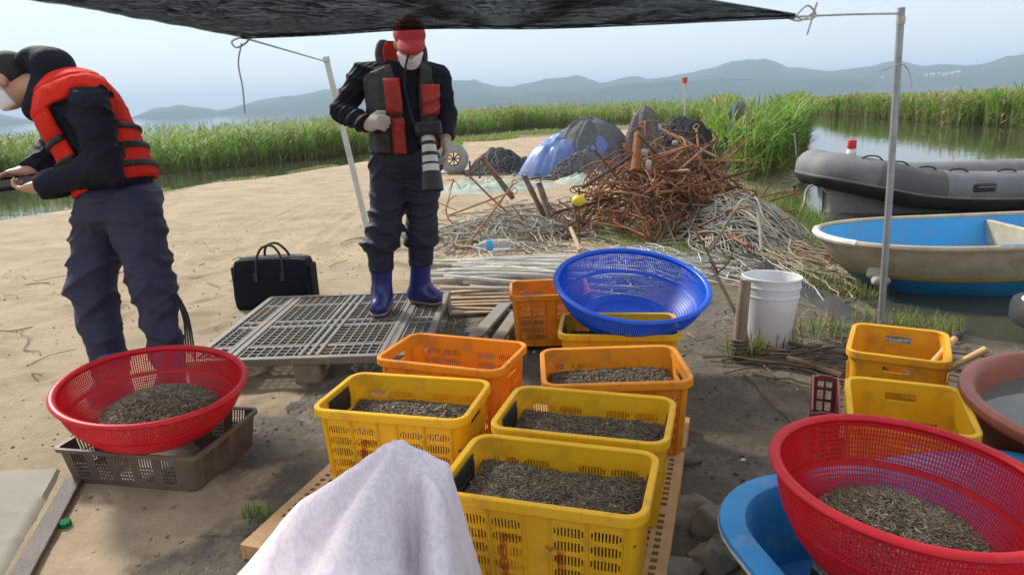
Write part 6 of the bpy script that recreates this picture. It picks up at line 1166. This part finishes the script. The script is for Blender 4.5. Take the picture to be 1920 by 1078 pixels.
# mud clods and shell bits
def clods(name, label, n, xr, yr, smin, smax, mat, seed, cond=None):
    R = np.random.default_rng(seed); x, y = R.uniform(*xr, n), R.uniform(*yr, n)
    if cond is not None: k = cond(x, y); x, y = x[k], y[k]
    n = len(x); ico = np.array([(1, 0, 0), (-1, 0, 0), (0, 1, 0), (0, -1, 0), (0, 0, 1), (0, 0, -1)], float); T = np.array([(0, 2, 4), (2, 1, 4), (1, 3, 4), (3, 0, 4), (2, 0, 5), (1, 2, 5), (3, 1, 5), (0, 3, 5)]); s_ = R.uniform(smin, smax, n)*R.random(n)**1.2
    V = ico[None]*R.uniform(.6, 1.3, (n, 6, 1))*s_[:, None, None]*np.array([1.2, 1, .6]); a = R.uniform(0, 6.28, n); c_, s2 = np.cos(a), np.sin(a); V = np.stack([V[..., 0]*c_[:, None]-V[..., 1]*s2[:, None], V[..., 0]*s2[:, None]+V[..., 1]*c_[:, None], V[..., 2]], -1); V += np.stack([x, y, gz(x, y)+s_*.25], -1)[:, None]
    mb = MB(); mb.add(V.reshape(-1, 3), None, (np.arange(n)*6)[:, None, None]+T[None]); return tag(mb.build(name, mat, smooth=True, ang=None), label, 'clods', kind='stuff')
clodm = M('mud_clod', (.17, .14, .105), (.10, .084, .065), scale=30, rough=.6, r2=.9, bump=.4, bscale=120); clods('mud_clods', 'small wet clods of mud strewn between and beside the crates', 5200, (-1.3, 2.4), (1.4, 4.3), .003, .014, clodm, 41, lambda x, y: (mud_mask(x, y) > .5) & ~((np.abs(x+.1) < .75) & (y > 1.7) & (y < 2.9)))
clods('pebbles', 'pebbles and crumbs scattered over the dry sand', 7000, (-4.8, 1.2), (1.8, 10), .003, .013, M('sand_crumb', (.30, .22, .14), (.16, .12, .08), scale=20, rough=.95), 42, lambda x, y: mud_mask(x, y) < .4)
clods('shell_bits', 'white shell fragments and scraps on the sand', 160, (-4, 3), (2, 9), .006, .018, M('shell', (.7, .68, .63), rough=.6), 43)
# ------------------------------------------------------------------ weeds and grass
def grass(name, label, cen, n, h, cols=(0, 1, 2), w_=.004, lean=.5, seed=0, brown=.3):
    R = np.random.default_rng(seed); pts = []
    for (cx, cy, rx, ry, k) in cen: m_ = int(n*k); a, q = R.uniform(0, 6.28, m_), np.sqrt(R.random(m_)); pts.append(np.stack([cx+rx*q*np.cos(a), cy+ry*q*np.sin(a)], -1))
    p = np.vstack(pts); N = len(p); hh = h*R.uniform(.4, 1.25, N); az = R.uniform(0, 6.28, N); ln = np.abs(R.normal(0, lean, N)); b = np.stack([p[:, 0], p[:, 1], gz(p[:, 0], p[:, 1])-.01], -1); t_ = np.linspace(0, 1, 4)
    Cn = b[:, None]+np.stack([np.cos(az)[:, None]*(t_**1.6)*(ln*hh)[:, None], np.sin(az)[:, None]*(t_**1.6)*(ln*hh)[:, None], (t_-.35*t_**2*np.minimum(ln, 1.2)[:, None])*hh[:, None]], -1); S = np.stack([-np.sin(az), np.cos(az), np.zeros(N)], -1)
    col = GREENS[R.choice(np.array(cols), N)]*R.uniform(.6, 1.15, (N, 1)); col = np.where((R.random(N) < brown)[:, None], TANS[R.integers(0, 3, N)]*R.uniform(.35, .9, (N, 1)), col); mb = MB(); ribbons(mb, Cn, w_*np.array([[1, .9, .6, .05]])*R.uniform(.7, 1.3, (N, 1)), S, col); return tag(mb.build(name, leafm, smooth=False), label, 'grass', kind='stuff')
def pg(x, y, z=0.): q = gp(x, y, z); return q[0], q[1]
grass('weeds', 'tufts of grass and dry stalks around the bucket and stake', [(*pg(1440, 655), .18, .08, .3), (*pg(1400, 670), .12, .08, .3), (*pg(1540, 620), .35, .15, .4)], 420, .15, seed=1, brown=.6)
grass('weeds', 'weedy grass at the water edge around the pole foot and skiff bow', [(*pg(1700, 580), .35, .22, .8), (*pg(1590, 500), .35, .4, 1.), (*pg(1560, 455), .3, .5, .9), (*pg(1740, 590), .2, .15, .5)], 800, .12, seed=2, brown=.6)
grass('weeds', 'green weeds between the rope fan and the water', [(*pg(1450, 420), .5, .5, 1.), (*pg(1500, 440), .4, .5, 1.), (*pg(1480, 395), .4, .7, 1.), (*pg(1390, 400), .4, .4, .5), (*pg(1420, 370), .6, .8, 1.2)], 1200, .24, w_=.006, seed=3, brown=.25)
grass('weeds', 'low moss-green weeds around the foot of the rusty heap', [(*pg(1150, 430), .8, .35, 1.), (*pg(1090, 405), .5, .4, .8), (*pg(1250, 450), .6, .3, 1.), (*pg(1330, 470), .5, .3, .8)], 1300, .06, (3, 4, 1), .006, .8, 4, .35)
grass('weeds', 'tiny grass tuft by the left corner of the tan pallet', [(*pg(482, 968), .06, .05, 1)], 60, .06, w_=.003, seed=5, brown=.1)
grass('grass_verge', 'bright yellow-green grass verge at the edge of the sand track', [(-2.0, 23.5, .5, 4.5, 1.), (-.9, 28.5, 1.4, 2.2, 1.2), (2.5, 31.5, 2.6, 1.8, 1.2)], 3200, .10, (3, 4), .022, .9, 6, .15)
grass('weeds', 'low grass along the left shoreline of the sand bank', [(-7.2, 13.2, .4, 1.6, 1), (-6.2, 16.2, .5, 1., 1), (-5.0, 18.2, .5, 1.4, 1), (-3.8, 21.5, .4, 2., 1)], 1200, .10, (3, 4), .012, .8, 7, .45)
t = thing('marker_post', 'thin post with orange-red top rising above the reeds before the headland', 'post', (*gp(1284, 236, 0)[:2], 0)); q = at(1284, 146, float(gp(1284, 236, 0)[1]))-gp(1284, 236, 0); mb = MB(); mb.tube([(0, 0, -.2), q*.8], .03, 6); mb.build('shaft', wgw, t); mb = MB(); mb.tube([q*.88, q], [.10, .13], 8); mb.build('top', M('orange_red', (.6, .09, .03), rough=.5), t); mb = MB(); mb.tube([q*.78, q*.88], [.06, .10], 8); mb.build('band', wgw, t)
for i, (x0, y0, x1, y1, Yd) in enumerate([(1496, 320, 1489, 250, 12.4), (1349, 262, 1346, 180, 22), (1191, 272, 1188, 205, 20)]): bar('stick', at(x0, y0, Yd), at(x1, y1, Yd), .016 if i == 0 else .02, polem, ['pale bare stick at the water side of the near reeds', 'pale thin stick rising behind the hung grey net', 'pale thin stick standing behind the violet-grey net'][i], 'stick')
bar('driftwood', gp(1160, 462, .03), gp(1118, 468, .03)+np.array([-.1, -.35, 0]), .02, polem, 'pale grey driftwood stick just behind the blue basket', 'wood'); bar('driftwood', at(1070, 428, 6.6), at(1088, 470, 5.9), .020, slatm, 'short brown stick standing behind the left side of the blue basket', 'wood')
